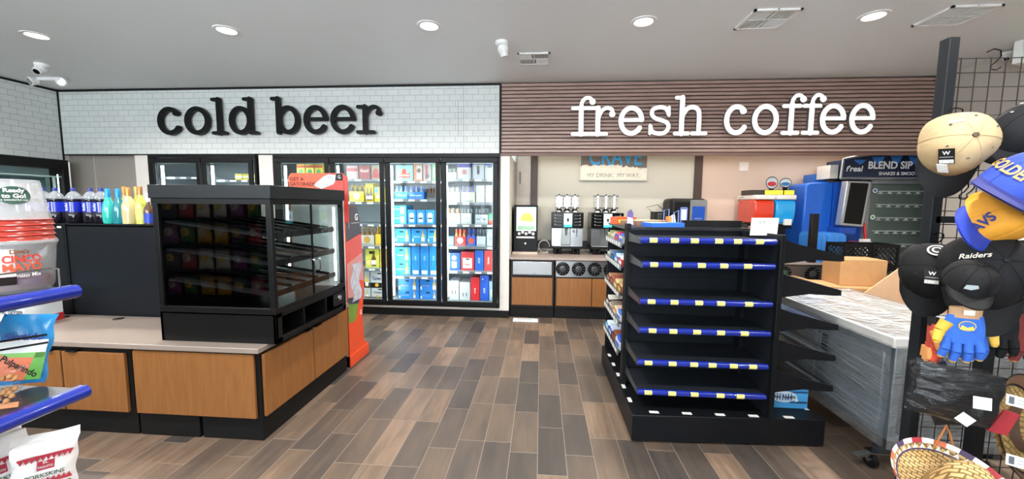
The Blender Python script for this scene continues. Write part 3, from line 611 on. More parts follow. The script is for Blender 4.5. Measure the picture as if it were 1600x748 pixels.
# ---------------------------------------------------------------- island counter with oak cabinets
IZ = .63
t = tag(MB().prism([(-4.6, 2.18), (-1.735, 2.18), (-1.735, 3.31), (-2.475, 3.31), (-2.475, 2.735), (-4.6, 2.735)], 'z', IZ-.034, IZ, STONE).build('countertop', None, bevel=.004), 'pale stone-look worktop lying over the low oak cabinets on the left', 'countertop')
for x, y in ((-3.70, 2.655), (-3.24, 2.66)):
    tag(MB().lathe((0, 0, 0), [(0, .004), (.03, .004), (.034, .001), (.036, 0)], BLK, 20).build('cable_grommet', None, (x, y, IZ)), 'round black cable grommet in the pale worktop, %s one' % ('left' if x < -3.5 else 'right'), 'grommet', 'worktop cable grommets')
def cabinet(name, lab, x0, x1, y0, y1, z1, doors, face='-y', dark_top=.03, kick=.15, drawer=None):
    t = thing(name, lab, 'cabinet', ((x0+x1)/2, (y0+y1)/2, 0)); cx, cy = (x0+x1)/2, (y0+y1)/2
    MB().box(x0-cx, x1-cx, y0-cy, y1-cy, kick, z1, BLK).build('body', t)
    MB().box(x0-cx+.0, x1-cx, y0-cy+(.012 if face == '-y' else 0), y1-cy, 0, kick, M('#0e0e0f', .6)).build('toe_kick', t)
    for (a, b, za, zb_, h) in doors:
        if face == '-y':
            d = MB().box(a-cx, b-cx, y0-cy-.02, y0-cy-.001, za, zb_, OAK).build('door', t, bevel=.002)
            if h is not None: MB().box(h-cx-.035, h-cx+.035, y0-cy-.036, y0-cy-.004, zb_+.001, zb_+.009, BLKM).build('handle', d, bevel=.002)
        else:
            d = MB().box(x1-cx+.001, x1-cx+.02, a-cy, b-cy, za, zb_, OAK).build('door', t, bevel=.002)
            if h is not None: MB().box(x1-cx+.004, x1-cx+.036, h-cy-.035, h-cy+.035, zb_+.001, zb_+.009, BLKM).build('handle', d, bevel=.002)
    return t
cabinet('base_cabinet', 'low two-door oak cabinet at the left under the pale worktop', -3.78, -2.63, 2.215, 2.73, IZ-.035, [(-3.765, -3.115, .165, .56, -3.19), (-3.10, -2.66, .165, .56, -3.02)])
cabinet('base_cabinet', 'low two-door oak cabinet at the far left, mostly behind the snack shelf', -4.6, -3.80, 2.215, 2.73, IZ-.035, [(-4.58, -4.2, .165, .56, -4.24), (-4.19, -3.82, .165, .56, -4.15)])
cabinet('base_cabinet', 'low oak cabinet with one wide plain front facing us', -2.615, -2.20, 2.215, 2.73, IZ-.035, [])
bpy.data.objects[-1:] 
t = thing('corner_cabinet', 'corner oak cabinet with wide plain front and two side doors under the display case', 'cabinet', (-1.9, 2.7, 0))
MB().box(-.28, .145, -.485, .60, .15, IZ-.035, BLK).build('body', t)
MB().box(-.28, .135, -.47, .60, 0, .15, M('#0e0e0f', .6)).build('toe_kick', t)
MB().box(-.70, .118, -.505, -.487, .165, .583, OAK).build('front_panel', t, bevel=.002)
for a, b, h in ((-.47, .055, .0), (.065, .585, .12)):
    d = MB().box(.146, .164, a, b, .165, .575, OAK).build('door', t, bevel=.002)
    MB().box(.148, .178, h-.035, h+.035, .576, .584, BLKM).build('handle', d)

# ---------------------------------------------------------------- black shelving unit behind the island with bottles on it
t = thing('shelving_unit', 'black metal shelving unit seen from its plain back behind the island, bottles on top', 'shelving', (-3.5, 2.75, 0))
MB().box(-1.1, 1.015, 0, .02, 0, 1.345, GDN).build('back_panel', t)
MB().box(-1.1, 1.015, 0, .36, 1.335, 1.355, GDN).build('shelf', t)
MB().box(-1.1, 1.015, .02, .36, .0, .12, GDN).build('base_deck', t)
for x in (-.245, 1.0):
    m = MB().box(x-.015, x+.015, -.008, 0, 0, 1.35, BLKM)
    for k in range(24): m.box(x-.004, x+.004, -.0095, -.008, .66+k*.028, .675+k*.028, M('#0a0a0a', .8))
    m.build('slotted_upright', t)
MB().box(-.31, -.275, -.002, 0, 1.32, 1.335, TAGW).build('price_tag', t)
def soda(x, y, z, lab, side, cold=0):
    t = thing('soda_bottle', lab, 'bottle', (x, y, z), group='dark cola bottles in a row')
    dk = M('#14101c', .12, coat=.5); bl = M('#1c2fb4', .25, coat=.4); cp = M('#27348c', .4)
    MB().lathe((0, 0, 0), [(.0, 0), (.045, .0), (.053, .012), (.054, .075), (.052, .08), (.052, .175), (.054, .185), (.052, .195)], dk, 20).build('body', t)
    MB().lathe((0, 0, 0), [(.052, .195), (.046, .215), (.03, .24), (.0155, .253), (.0145, .265)], M('#c9d0d8', .12, trans=.6), 20).build('neck', t)
    m = MB().lathe((0, 0, 0), [(.0535, .09), (.0537, .17)], bl, 20)
    m.text('PEPSI' if side == 't' else 'ZERO', (.0, -.0545, .13), .028, M('#dfe6fa', .5, noise=0), rot=-PI/2, bold=.02)
    if side == 'o': m.disc((-.018, -.055, .135), .02, M('#e8ecf8', .5)).disc((-.018, -.0555, .135), .015, bl)
    m.box(.024, .030, -.0505, -.048, .09, .17, M('#cfd6ee', .4)).build('label_wrap', t)
    MB().lathe((0, 0, 0), [(.0, .282), (.0155, .282), (.0165, .262), (.019, .26), (.015, .256)], cp, 16).build('cap', t)
for i, px_ in enumerate((53, 72, 91, 119, 141, 162)):
    p = at(px_, 349, Y=2.83)
    soda(p.x, 2.83 + (.0 if i != 4 else .02), 1.356, 'large dark cola bottle on the black shelving, ' + ['first from the left behind the cups', 'second from the left', 'third, left of the seam', 'just right of the seam', 'fifth in the row', 'rightmost, beside the teal bottles'][i], 'o' if i < 3 else 't')
def wine(px_, y, lab, prof, mats, extra=None, dy=0):
    p = at(px_, 350, Y=y); t = thing('wine_bottle', lab, 'bottle', (p.x, y, 1.356), group='wine and sparkling bottles on the shelving')
    MB().lathe((0, 0, 0), prof, mats[0], 20).build('body', t)
    k = prof[-1]; s = k[1]
    MB().lathe((0, 0, 0), [(k[0]+.0012, s-.005), (k[0]+.0015, s+.055), (k[0]*.85, s+.062), (0, s+.062)], mats[1], 16).build('foil', t)
    lb = extra or (.10, .035)
    MB().lathe((0, 0, 0), [(prof[1][0]+.0012, lb[1]), (prof[1][0]+.0014, lb[1]+lb[0])], mats[2], 20).build('label', t)
CH = [(.0, 0), (.036, .002), (.040, .03), (.040, .11), (.034, .15), (.020, .195), (.016, .215)]
WB = [(.0, 0), (.034, .002), (.0345, .15), (.030, .18), (.015, .21), (.0145, .235)]
wine(172, 2.80, 'turquoise sparkling wine bottle, left of the two', CH, (M('#2fb4a8', .15, coat=.6), M('#1f8cd0', .3, .3), M('#43d0c0', .3)), (.03, .03))
wine(188.0, 2.80, 'teal sparkling wine bottle with a blue label, right of the two', CH, (M('#1d7f8c', .15, coat=.6), M('#1f86cc', .3, .3), M('#1e9fd4', .3)), (.05, .02))
GLD = M('#c9b98a', .12, coat=.5)
wine(204, 2.80, 'pale gold wine bottle with a cream label', [(.0, 0), (.044, .002), (.047, .09), (.044, .15), (.03, .19), (.015, .215), (.0145, .225)], (GLD, M('#b98a4a', .3, .4), M('#e6ddc8', .5)), (.04, .055))
wine(198, 2.90, 'pale gold wine bottle behind the cream-labelled one', WB, (GLD, M('#b98a4a', .3, .4), M('#d9c88a', .5)))
wine(217, 2.90, 'slim gold-topped wine bottle in the rear', WB, (M('#c9c46a', .12), M('#c9a45a', .3, .4), M('#e0d26a', .5)))
wine(222.5, 2.80, 'yellow-green wine bottle at the right of the row', WB, (M('#c4cc5a', .12, coat=.5), M('#a97a48', .3, .4), M('#d9dc7a', .5)))
wine(234, 2.79, 'short dark bottle with a blue label at the right end', [(.0, 0), (.031, .002), (.0315, .10), (.028, .125), (.012, .155), (.0115, .18)], (M('#5a3c28', .12, coat=.5), M('#d6dade', .4), M('#2a46b0', .4)), (.075, .01))

# ---------------------------------------------------------------- black glass display case on the island
CX0, CX1, CY0, CY1 = -2.46, -1.67, 2.264, 3.14
t = thing('display_case', 'tall black-framed glass bakery display case, empty, standing on the island', 'display case', ((CX0+CX1)/2, (CY0+CY1)/2, IZ))
w, d = (CX1-CX0)/2, (CY1-CY0)/2; FB = M('#0c0d0e', .35, noise=.03); IN = M('#1b1c1e', .3)
m = MB().box(-w-.012, w+.012, -d-.012, d+.012, .925, 1.01, M('#191c1f', .35)); m.build('top_hood', t, bevel=.004)
m = MB().box(-w, w, -d, -d+.02, 0, .195, FB).box(-w, -w+.02, -d, d, 0, .195, FB).box(-w, w, d-.02, d, 0, .195, FB).box(-w, w-.01, -d, d, .182, .195, FB)
m.box(w-.02, w, -d, d, 0, .035, FB).box(w-.02, w, -d, d, .165, .195, FB).box(w-.02, w, -d, -d+.06, 0, .195, FB).box(w-.02, w, d-.05, d, 0, .195, FB)
for y in (-.14, .14): m.box(w-.2, w-.002, y-.006, y+.006, .03, .18, FB)
m.box(-w+.02, w-.02, -d+.02, d-.02, .0, .01, FB); m.build('base', t, bevel=.002)
MB().cyl((w+.001, d-.11, .12), (w+.012, d-.11, .12), .022, .02, CHROME, 16).box(w-.001, w+.002, d-.2, d-.05, .06, .16, BLKG).build('control_panel', t)
m = MB()
for sx in (-1, 1):
    for sy in (-1, 1): m.box(sx*w, sx*(w-.035), sy*d, sy*(d-.03), .23, .89, FB)
for z in (.195, .89):
    m.box(-w, w, -d, -d+.03, z, z+.035, FB).box(w-.03, w, -d+.03, d, z, z+.035, FB).box(-w, -w+.03, -d+.03, d, z, z+.035, FB)
m.build('frame', t, bevel=.002)
MB().box(-w+.035, w-.035, -d+.012, -d+.018, .23, .89, CASEGLASS).build('front_glass', t)
MB().box(-w+.012, -w+.018, -d+.03, d-.03, .23, .89, M('#0d0e0f', .4)).build('left_panel', t)
SIDEG = glassy('case_side_glass', (.86, .9, .9), .6)
for y0, y1, hy in ((-d+.03, 0, -.035), (.002, d-.03, .035)):
    o = MB().box(w-.016, w-.01, y0, y1, .23, .89, SIDEG).build('door', t)
    MB().tube([(w-.01, hy, .40), (w+.02, hy, .40), (w+.025, hy, .41), (w+.025, hy, .48), (w+.02, hy, .49), (w-.01, hy, .49)], .005, CHROME, 8).build('handle', o)
    MB().box(w-.018, w-.006, (y1 if y0 < -.1 else y0)-.004, (y1 if y0 < -.1 else y0)+.002, .23, .89, FB).build('edge_strip', o)
for z in (.33, .53, .71):
    m = MB(); zl, zr = z+.06, z-.03
    m.add([(-w+.04, y, zl+q) for q in (0, .012) for y in (-d+.035, d-.06)]+[(w-.05, y, zr+q) for q in (0, .012) for y in (-d+.035, d-.06)],
          [(0, 1, 3, 2), (4, 6, 7, 5), (0, 4, 5, 1), (2, 3, 7, 6), (0, 2, 6, 4), (1, 5, 7, 3)], M('#6b7074', .3, .3))
    s = m.build('sloped_shelf', t)
    mr = MB()
    for k in range(5):
        yy = -d+.10+k*.16; mr.add([(-w+.06, yy, zl+.014), (w-.06, yy, zr+.014), (w-.06, yy, zr+.035), (-w+.06, yy, zl+.035), (-w+.06, yy+.004, zl+.014), (w-.06, yy+.004, zr+.014), (w-.06, yy+.004, zr+.035), (-w+.06, yy+.004, zl+.035)], [(0, 1, 2, 3), (4, 7, 6, 5), (0, 4, 5, 1), (3, 2, 6, 7)], BLKM)
    mr.build('lane_divider', s)
    MB().box(w-.055, w-.045, -d+.05, d-.07, zr-.012, zr+.028, FB).build('price_lip', s)
MB().box(w-.06, w-.048, d-.06, d-.045, .25, .87, M('#f4fbff', .5, noise=0, emis=10)).build('light_strip', t)  # added glow where cooler light shows through the glass, not a case lamp
light('case_fill', 'AREA', (w-.07, d-.08, .55), 1.6, .02, .6, rot=(PI/2, 0, -2.6+PI), parent=t, col=(.9, .96, 1))  # added fill inside the case, no fitting of its own
MB().box(-w+.04, w-.04, d-.018, d-.012, .23, .89, SIDEG).build('rear_glass', t)

# ---------------------------------------------------------------- orange sports drink floor display
OR = M('#e2502a', .4, noise=.04); ORR = M('#c93a2c', .4); GR = M('#4b4b52', .5)
t = thing('sports_drink_display', 'orange cardboard sports drink floor display standing behind the display case', 'display stand', (-2.03, 3.36, 0))
MB().prism([(-.25, 0), (.25, 0), (.25, .02), (.25, 1.66), (-.25, 1.66)], 'y', 0, .012, M('#d9d6d2', .6)).build('front_edge_panel', t)
sp = [(0, 0), (.37, 0), (.37, .10), (.30, .16), (.275, .42), (.33, .72), (.31, 1.05), (.26, 1.4), (.22, 1.5), (.0, 1.52)]
m = MB().prism(sp, 'x', .25, .262, OR).prism(sp, 'x', -.262, -.25, OR)
XS = .2632
m.prism([(.0, 1.18), (.295, 1.24), (.26, 1.4), (.22, 1.498), (.003, 1.517)], 'x', .262, XS, GR)
m.prism([(.003, .98), (.31, 1.06), (.295, 1.235), (.003, 1.175)], 'x', .262, XS, M('#cf5a52', .4))
m.prism([(.003, .66), (.10, .62), (.2, .8), (.325, .76), (.308, 1.05), (.003, .975)], 'x', .262, XS, M('#c98d88', .45))
m.grid(lambda u, v: (XS+.001, .08+.17*u+.03*math.sin(v*9), .60+.36*v), 6, 10, M('#b9bcc8', .4, noise=.3, scale=22))
m.prism([(.003, .42), (.14, .40), (.2, .57), (.12, .62), (.003, .64)], 'x', .262, XS, M('#6f8f3a', .5, noise=.2)).prism([(.003, .60), (.2, .56), (.24, .62), (.003, .66)], 'x', .2625, XS+.0003, M('#39404a', .5))
m.prism([(.003, .34), (.09, .40), (.16, .44), (.22, .5), (.27, .46), (.272, .42), (.15, .2), (.003, .1)], 'x', .262, XS+.0002, OR)
m.text('G', (XS+.001, .20, 1.40), .085, M('#eef0f2', .5, noise=0), ax='+x', bold=.03).text('G', (XS+.001, .24, .46), .06, M('#eef0f2', .5, noise=0), ax='+x', bold=.03)
m.box(XS, XS+.001, .10, .26, 1.345, 1.35, M('#c8c8cc')).box(XS, XS+.001, .05, .06, 1.30, 1.46, M('#9a9aa0'))
m.build('side_panel', t)
MB().box(-.25, .25, .02, .30, .0, 1.3, M('#8c3325', .6)).box(-.25, .272, .0, .38, .0, .10, OR).build('bin', t)
m = MB(); c = [(-.25, 1.60), (.27, 1.60), (.27, 1.77)]+[(.27-.03*(1-math.cos(a)), 1.77+.03*math.sin(a)) for a in (.5, 1, 1.57)]+[(-.22, 1.80), (-.25, 1.77)]
m.prism(c, 'y', -.02, .0, M('#e4572e', .4)); m.prism([(.0, 1.61), (.268, 1.61), (.268, 1.77), (.14, 1.798)], 'y', -.0212, -.0202, ORR)
m.text('GET A', (-.17, -.0215, 1.745), .045, M('#5a1c14', .5, noise=0), bold=.02, fit=.13).text('GATORADE', (-.12, -.0215, 1.70), .045, M('#5a1c14', .5, noise=0), bold=.02, fit=.24)
m.prism([(-.02, 1.69), (.08, 1.77), (.13, 1.79), (.22, 1.78), (.17, 1.70), (.06, 1.66)], 'y', -.0222, -.0216, M('#c7cad8', .5, noise=.35, scale=30))
m.prism([(.19, 1.735), (.26, 1.735), (.26, 1.795), (.20, 1.80)], 'y', -.0224, -.0216, M('#2a2628')).text('G', (.228, -.0226, 1.765), .04, M('#e8e8ea', noise=0))
m.build('header_card', t)
MB().box(.262, .30, -.02, -.01, 1.36, 1.77, ORR).build('header_side_strip', t)

# ---------------------------------------------------------------- black glass cooler along the left wall
t = thing('upright_cooler', 'black-framed glass front cooler along the left wall, top edge lit', 'cooler', (LX+.22, 4.2, 0))
FX = .0; y0, y1 = -1.0, .78
m = MB().box(-.27+.05, 0, y0, y1, 1.98, 2.10, BLK).box(-.22, 0, y1-.07, y1, 0, 2.0, BLK).box(-.22, 0, y0, y0+.06, 0, 2.0, BLK).box(-.22, 0, y0, y1, 0, .25, BLK).build('frame', t, bevel=.004)
MB().box(-.26, -.22, y0+.02, y1-.02, .05, 2.05, M('#9fb4b4', .5)).build('liner', t)
MB().box(-.012, -.006, y0+.06, y1-.07, .25, 1.98, DOORGLASS).build('glass_pane', t)
MB().box(-.05, -.03, y0+.06, y1-.07, 1.86, 1.875, M('#cfe6e2', .3)).box(-.05, -.03, y0+.06, y1-.07, 1.58, 1.60, M('#cfe6e2', .3)).box(-.05, -.03, y1-.16, y1-.14, 1.3, 1.87, M('#cfe6e2', .3)).box(-.21, -.1, y0+.06, y1-.2, 1.62, 1.85, M('#3a5a5e', .2, noise=.4, scale=5)).build('inner_frame', t)
for z in (.6, 1.0, 1.35): MB().box(-.2, -.03, y0+.07, y1-.08, z, z+.015, M('#9aa4a6', .4)).build('shelf', t)
MB().box(-.06, -.05, y1-.10, y1-.09, .3, 1.9, M('#dff2f0', .5, noise=0, emis=2.5)).build('light_strip', t)

# ---------------------------------------------------------------- snack shelving in the left foreground
SX = -1.20
t = thing('snack_shelving', 'shelving with bright blue price rails cut off by the left edge of the picture', 'shelving', (SX, .34, 0))
DK = M('#3d4248', .35, .3)
for k, z in enumerate((1.309, 1.04, .775, .3)):
    s = MB().box(-.42, -.01, -.55, .545, z-.02, z, DK).build('shelf', t)
    m = MB().box(-.012, .0, -.55, .55, z-.028, z+.006, BLUERAIL); m.cyl((.004, -.55, z-.010), (.004, .55, z-.010), .017, .017, BLUERAIL, 14); m.build('price_rail', s)
    if k == 0: MB().tube([(-.02, -.5, z+.055), (-.02, .52, z+.055), (-.02, .535, z+.05), (-.02, .535, z)], .0022, CHROME, 6).build('wire_fence', s)
MB().box(-.44, -.42, -.55, .55, 0, 1.5, GDN).build('back_panel', t); MB().box(-.42, .0, -.55, .55, 0, .14, BLK).build('base', t)
for k in range(2):
    MB().tube([(-.38, .20+.05*k, 1.20-.02*k), (-.1, .40, 1.20-.02*k), (-.02, .50, 1.20-.02*k)], .0025, BLKG, 8).build('wire_peg', t)
# stack of clear cups on a filled cup
cx, cy = -1.302, .84
t = thing('drink_mix_cup', 'large clear cup of red drink mix, CINCO MAYO label, on the blue-railed shelf', 'cup', (cx, cy, 1.3105))
MB().lathe((0, 0, 0), [(0, .006), (.060, .006), (.0655, .03)], M('#6a2018', .3), 28).build('cup_contents', t)
MB().lathe((0, 0, 0), [(0, 0), (.064, .0), (.07, .012), (.078, .11), (.082, .118), (.080, .125)], PLASTIC, 32).build('cup_wall', t)
m = MB().grid(lambda u, v: ((.0725+.007*v)*math.sin(-1.5+2.6*u), -(.0725+.007*v)*math.cos(-1.5+2.6*u), .022+.085*v), 20, 2, M('#d9d2cc', .5))
m.grid(lambda u, v: ((.0728+.007*v)*math.sin(-1.5+2.6*u), -(.0728+.007*v)*math.cos(-1.5+2.6*u), .022+.02*v), 20, 1, M('#2a201e', .5)); 
m.build('label_wrap', t)
m = MB()
def cyl_text(m, s_, ang, z, size, r, mat, bold=.02, fit=None):
    vs, fs = fontmesh(s_, bold)
    wd = max(v.x for v in vs)-min(v.x for v in vs); kx = fit/wd/size if fit else 1
    out = []
    for v in vs:
        a = ang+v.x*size*kx/r; out.append((r*math.sin(a), -r*math.cos(a), z+v.y*size))
    m.add(out, fs, mat)
AF = math.atan2(-cx, -(-cy))*-1
AF = math.atan2(-cx, cy)  # direction of the viewer round the cup
cyl_text(m, 'CINCO', AF+.25, .082, .024, .0788, M('#d4402c', .5, noise=0), .03, .062); cyl_text(m, 'MAYO', AF+.25, .062, .024, .0775, M('#e0542c', .5, noise=0), .03, .062)
cyl_text(m, 'Clamato Mix', AF+.25, .043, .013, .0765, M('#f2ece6', .5, noise=0), .01, .058); cyl_text(m, 'Don\'s', AF+.2, .1, .014, .0795, M('#8a4a20', .5, noise=0), .02, .03); m.build('lettering', t)
z = 1.3105+.125
for k in range(4):
    tt = tag(MB().lathe((0, 0, 0), [(.079, 0), (.0765, .002), (.075, .010), (.0785, .012)], M('#b4392c', .25), 32).build('red_rimmed_cup', None, (cx, cy, z+k*.0125)), 'red cup rim in the stack on the CINCO MAYO cup, %s from the bottom' % ['first', 'second', 'third', 'fourth', 'fifth', 'sixth', 'seventh'][k], 'cup', 'nested red cups')
t = thing('clear_cup_stack', 'frosted stack of upturned clear cups with a green ready to go sticker', 'cup stack', (cx, cy, z+4*.0125))
MB().lathe((0, 0, 0), [(.0745, .0), (.061, .092), (.059, .096), (0, .096)], PLASTIC, 32).build('outer_cup', t)
MB().lathe((0, 0, 0), [(.0705, .0), (.057, .089), (0, .09)], PLASTIC, 32).build('inner_cup', t)
m = MB(); a = AF+.25
def onc(u, v, r0=.0762): return ((r0-.135*(v))*math.sin(a+u/.066), -(r0-.135*v)*math.cos(a+u/.066), v)
ring = [onc(.026*math.cos(q*PI/18), .058+.021*math.sin(q*PI/18), .0768) for q in range(36)]
m.add([onc(0, .058, .0768)]+ring, [(0, 1+i, 1+(i+1) % 36) for i in range(36)], M('#24483c', .5))
for s_, zz, sz in (('Ready', .069, .013), ('to Go!', .056, .013)):
    vs, fs = fontmesh(s_, .03); m.add([onc(v.x*sz, zz+v.y*sz, .0774) for v in vs], fs, M('#eef2ee', .5, noise=0))
vs, fs = fontmesh('a wonderful cup', .0); m.add([onc(v.x*.006, .047+v.y*.006, .0774) for v in vs], fs, M('#eef2ee', .5, noise=0))
m.build('sticker', t)
# second cup behind, towards the edge of the picture
# water case on the worktop
t = thing('water_bottle_pack', 'shrink-wrapped case of water bottles with a red base band on the pale worktop', 'water pack', (-3.88, 2.5, IZ), .12)
WB_ = M('#dfe6ea', .25, coat=.5)
mm = MB()
for i in range(6):
    for j in range(3): mm.lathe((-.19+.076*i+.0, -.10+.076*j, 0), [(0, 0), (.033, .002), (.036, .02), (.036, .13), (.03, .15), (.014, .19), (.014, .2), (0, .2)], M('#c24a48', .2, coat=.3) if False else WB_, 12)
mm.build('bottle_block', t)
m = MB().box(-.235, .235, -.142, .10, .055, .195, M('#e4ecf0', .3, coat=.5)).box(-.236, .236, -.143, .101, .15, .196, M('#5fb4d8', .3, noise=.2)).box(-.238, .238, -.1445, .102, .0, .055, M('#b8262c', .3, coat=.4))
m.text('CRYSTAL GEYSER', (.115, -.1445, .115), .034, M('#27303c', .5, noise=0), bold=.02, fit=.23).box(.13, .225, -.1448, -.143, .06, .085, M('#5a2028')).text('NATURAL SPRING', (.178, -.1455, .073), .012, TAGW, fit=.085)
m.box(-.235, -.20, -.1448, -.143, .07, .14, M('#c03030')); m.disc((.17, -.143, .15), .022, M('#2a7898')); m.build('wrapper', t, bevel=.012)
# bags on the second shelf
def pillow(w, h, dp, col, t, name='bag', wob=.004, foldtop=True, mats=None):
    m = MB()
    def f(sgn):
        def g(u, v):
            x = (u-.5)*w*(1-.05*math.sin(PI*v)); z = v*h
            b = dp/2*(max(0, math.sin(PI*u))**.5)*(max(0, math.sin(PI*v))**.55)
            return (x+wob*math.sin(v*13), sgn*b+wob*math.sin(u*11+v*7), z)
        return g
    m.grid(f(-1), 14, 16, col).grid(f(1), 14, 16, col)
    return m
def yawed(o, rx=0, ry=0, rz=0): o.rotation_euler = (rx, ry, rz); return o
t = thing('candy_bag', 'blue, white and green candy bag printed Pulparindo leaning on the blue-railed shelf', 'candy bag', at(27, 600, Z=1.052)); yawed(t, -.2, .16, .75); t.scale = (.80, .80, .95)
pillow(.12, .19, .03, M('#2f8fd0', .3, coat=.5), t).build('pouch', t)
m = MB(); B = -.017
m.prism([(-.05, .085), (.05, .085), (.052, .12), (-.052, .12)], 'y', B-.001, B, M('#e8ecea', .4)).prism([(-.05, .012), (.05, .012), (.052, .085), (-.05, .085)], 'y', B-.001, B, M('#e2703a', .4, noise=.15)).prism([(.015, .012), (.05, .012), (.052, .085), (.03, .085)], 'y', B-.0016, B-.001, M('#5fb23c', .4)).prism([(-.05, .085), (.052, .085), (.045, .07), (-.03, .075)], 'y', B-.0016, B-.001, M('#7ac04a', .4))
m.text('Pulparindo', (0, B-.001, .048), .022, M('#241c20', .5, noise=0), fit=.095, rot=-.55, bold=.03).text('Surtido', (-.002, B-.001, .128), .026, M('#1c3f9c', .5, noise=0), bold=.04, fit=.085)
m.build('print', t)
t = thing('nut_bag', 'clear bag of tan nuts with an orange bottom edge at the very left', 'snack bag', at(-22, 640, Z=1.05)); yawed(t, -.2, .15, .8); t.scale = (.85, .85, .85)
pillow(.12, .11, .04, POLY, t).build('pouch', t)
m = MB(); rr = random.Random(3)
for i in range(46): 
    x, z = rr.uniform(-.045, .045), rr.uniform(.012, .085); m.lathe((x, -.008+rr.uniform(-.006, .004), z), [(.0, -.008), (.006, -.004), (.0065, .002), (.004, .007), (0, .008)], M('#b9844e', .5, noise=.15), 8)
tag(m.build('nuts', t), kind='stuff'); MB().box(-.055, .055, -.004, .004, -.002, .012, M('#d98a52', .4)).build('bottom_seal', t)
# pork rind bags on the shelf below
def rind(i, x, y, z, rx, ry, rz, lab):
    t = thing('pork_rind_bag', lab, 'snack bag', (x, y, z), group='white pork rind bags with red zigzag print'); yawed(t, rx, ry, rz); t.scale = (.76, .76, .80)
    wb = M('#e9e6e4', .3, coat=.4); pillow(.15, .17, .045, wb, t, wob=.003).build('pouch', t)
    m = MB(); B = -.0235; rd = M('#a82a3a', .45)
    def zig(z0, up):
        for k in range(10):
            xx = -.058+k*.0117; m.prism([(xx, z0), (xx+.0117, z0), (xx+.0058, z0+(.013 if up else -.013))], 'y', B-.001, B, rd)
    m.box(-.06, .06, B-.001, B, .125, .131, rd); zig(.125, False); m.box(-.06, .06, B-.001, B, .042, .047, rd); zig(.047, True)
    m.box(-.018, .02, B-.001, B, .085, .112, rd).text('EL', (.0, B-.001, .108), .012, TAGW, bold=.02).text('TAQUITO', (.0, B-.001, .094), .009, TAGW, bold=.02, fit=.033)
    m.text('PORKSKINS', (0, B, .068), .018, M('#2c4a2c', .5, noise=0), fit=.085, bold=.01)
    m.build('print', t)
    m2 = MB(); rr = random.Random(i)
    for k in range(26): m2.lathe((rr.uniform(-.055, .055), B+.002, rr.uniform(.008, .034)), [(0, -.006), (.006, 0), (0, .006)], M('#8a5534', .6, noise=.2), 7)
    tag(m2.build('contents', t), kind='stuff')
    MB().grid(lambda u, v: ((u-.5)*.15, .006*math.sin(u*7)+.01*v, .168+.022*v), 12, 2, wb).build('top_seal', t)
P = [at(82, 748, Y=.84), at(56, 748, Y=.86), at(30, 748, Y=.88), at(4, 748, Y=.90)]
rind(1, P[0].x, .82, .79, -.1, .10, .95, 'white pork rind bag in front, its red zigzag print facing us')
rind(2, P[1].x, .80, .79, -.12, -.08, 1.05, 'white pork rind bag just behind and left of the front one')
rind(3, P[2].x, .82, .79, -.15, .05, 1.0, 'third white pork rind bag, half hidden in the row')
rind(4, P[3].x, .84, .79, -.1, .12, 1.1, 'rear white pork rind bag, only its crumpled top edge in view')

# ---------------------------------------------------------------- chip rack in the aisle nearer the shop window; the case glass mirrors it
t = thing('chip_rack', 'black snack rack full of chip bags, seen mirrored in the display case glass', 'shelving', (-4.4, -.55, 0))
MB().box(-2.0, 1.75, -.35, -.33, 0, 1.78, GDN).build('back_panel', t); MB().box(-2.0, 1.75, -.33, .05, 0, .14, BLK).build('base', t)
CHZ = (.16, .55, .93, 1.31)
for z in CHZ[1:]: MB().box(-2.0, 1.75, -.33, 0, z-.02, z, GDN).build('shelf', t)
cc = ['#b02a30', '#4a4a54', '#c9962a', '#3a6a30', '#80407c', '#d8d2ca']; cnm = ['dark red', 'black', 'ochre', 'dark green', 'purple', 'silver']
protos = {}
for r_, z in enumerate(CHZ):
    for k in range(14):
        i = (k*5+r_*3+k//3) % 6
        if i not in protos:
            protos[i] = pillow(.21, .30, .09, M(cc[i], .35, coat=.3, noise=.1), None); q = protos[i]; q.disc((0, -.042, .17), .06, M('#c9a83a' if i % 2 else '#b9b4ac', .4), off=.003)
            o = q.build('chip_bag', None)
        else: o = protos[i].copy(); S.collection.objects.link(o)
        if not isinstance(protos[i], bpy.types.Object): protos[i] = o
        o.location = (-6.22+k*.262, -.70, z+.001); o.rotation_euler = (0, 0, PI+.1*math.sin(k*7+r_))
        tag(o, '%s chip bag, %s shelf of the rack mirrored in the case glass' % (cnm[i], ('lowest', 'second lowest', 'second highest', 'highest')[r_]), 'chip bag', 'chip bags on the mirrored rack')
# ---------------------------------------------------------------- coffee counter
CTZ = .83; CF = 5.13
tag(MB().box(-.415, 5.2, CF-.03, NY-.02, CTZ-.03, CTZ, M('#a3948c', .3, noise=.06, scale=90)).build('coffee_countertop', None, bevel=.003), 'long grey-brown worktop in the coffee nook', 'countertop')
def oakcab(name, lab, x0, x1, doors, upper):
    t = thing(name, lab, 'cabinet', (x0, CF, 0)); w = x1-x0
    MB().box(0, w, 0, .8, .15, CTZ-.03, M('#2b2624', .5)).build('body', t); MB().box(0, w, .02, .8, 0, .15, M('#0f0f10', .6)).build('toe_kick', t)
    for a, b in doors: MB().box(a, b, -.018, -.001, .18, .555, OAK).build('door', t, bevel=.002)
    upper(t, w); return t
def drawer(t, w):
    o = MB().box(.03, w-.03, -.02, -.001, .60, .775, STEEL).build('steel_drawer', t, bevel=.004)
    MB().box(.03, w-.03, -.03, -.02, .595, .607, STEELD).text('BUNN', (w*.55, -.0205, .612), .016, M('#404244')).build('drawer_lip', o)
oakcab('base_cabinet', 'narrow oak cabinet under a steel drawer, below the black touch screen', -.40, .185, [(.02, .565)], drawer)
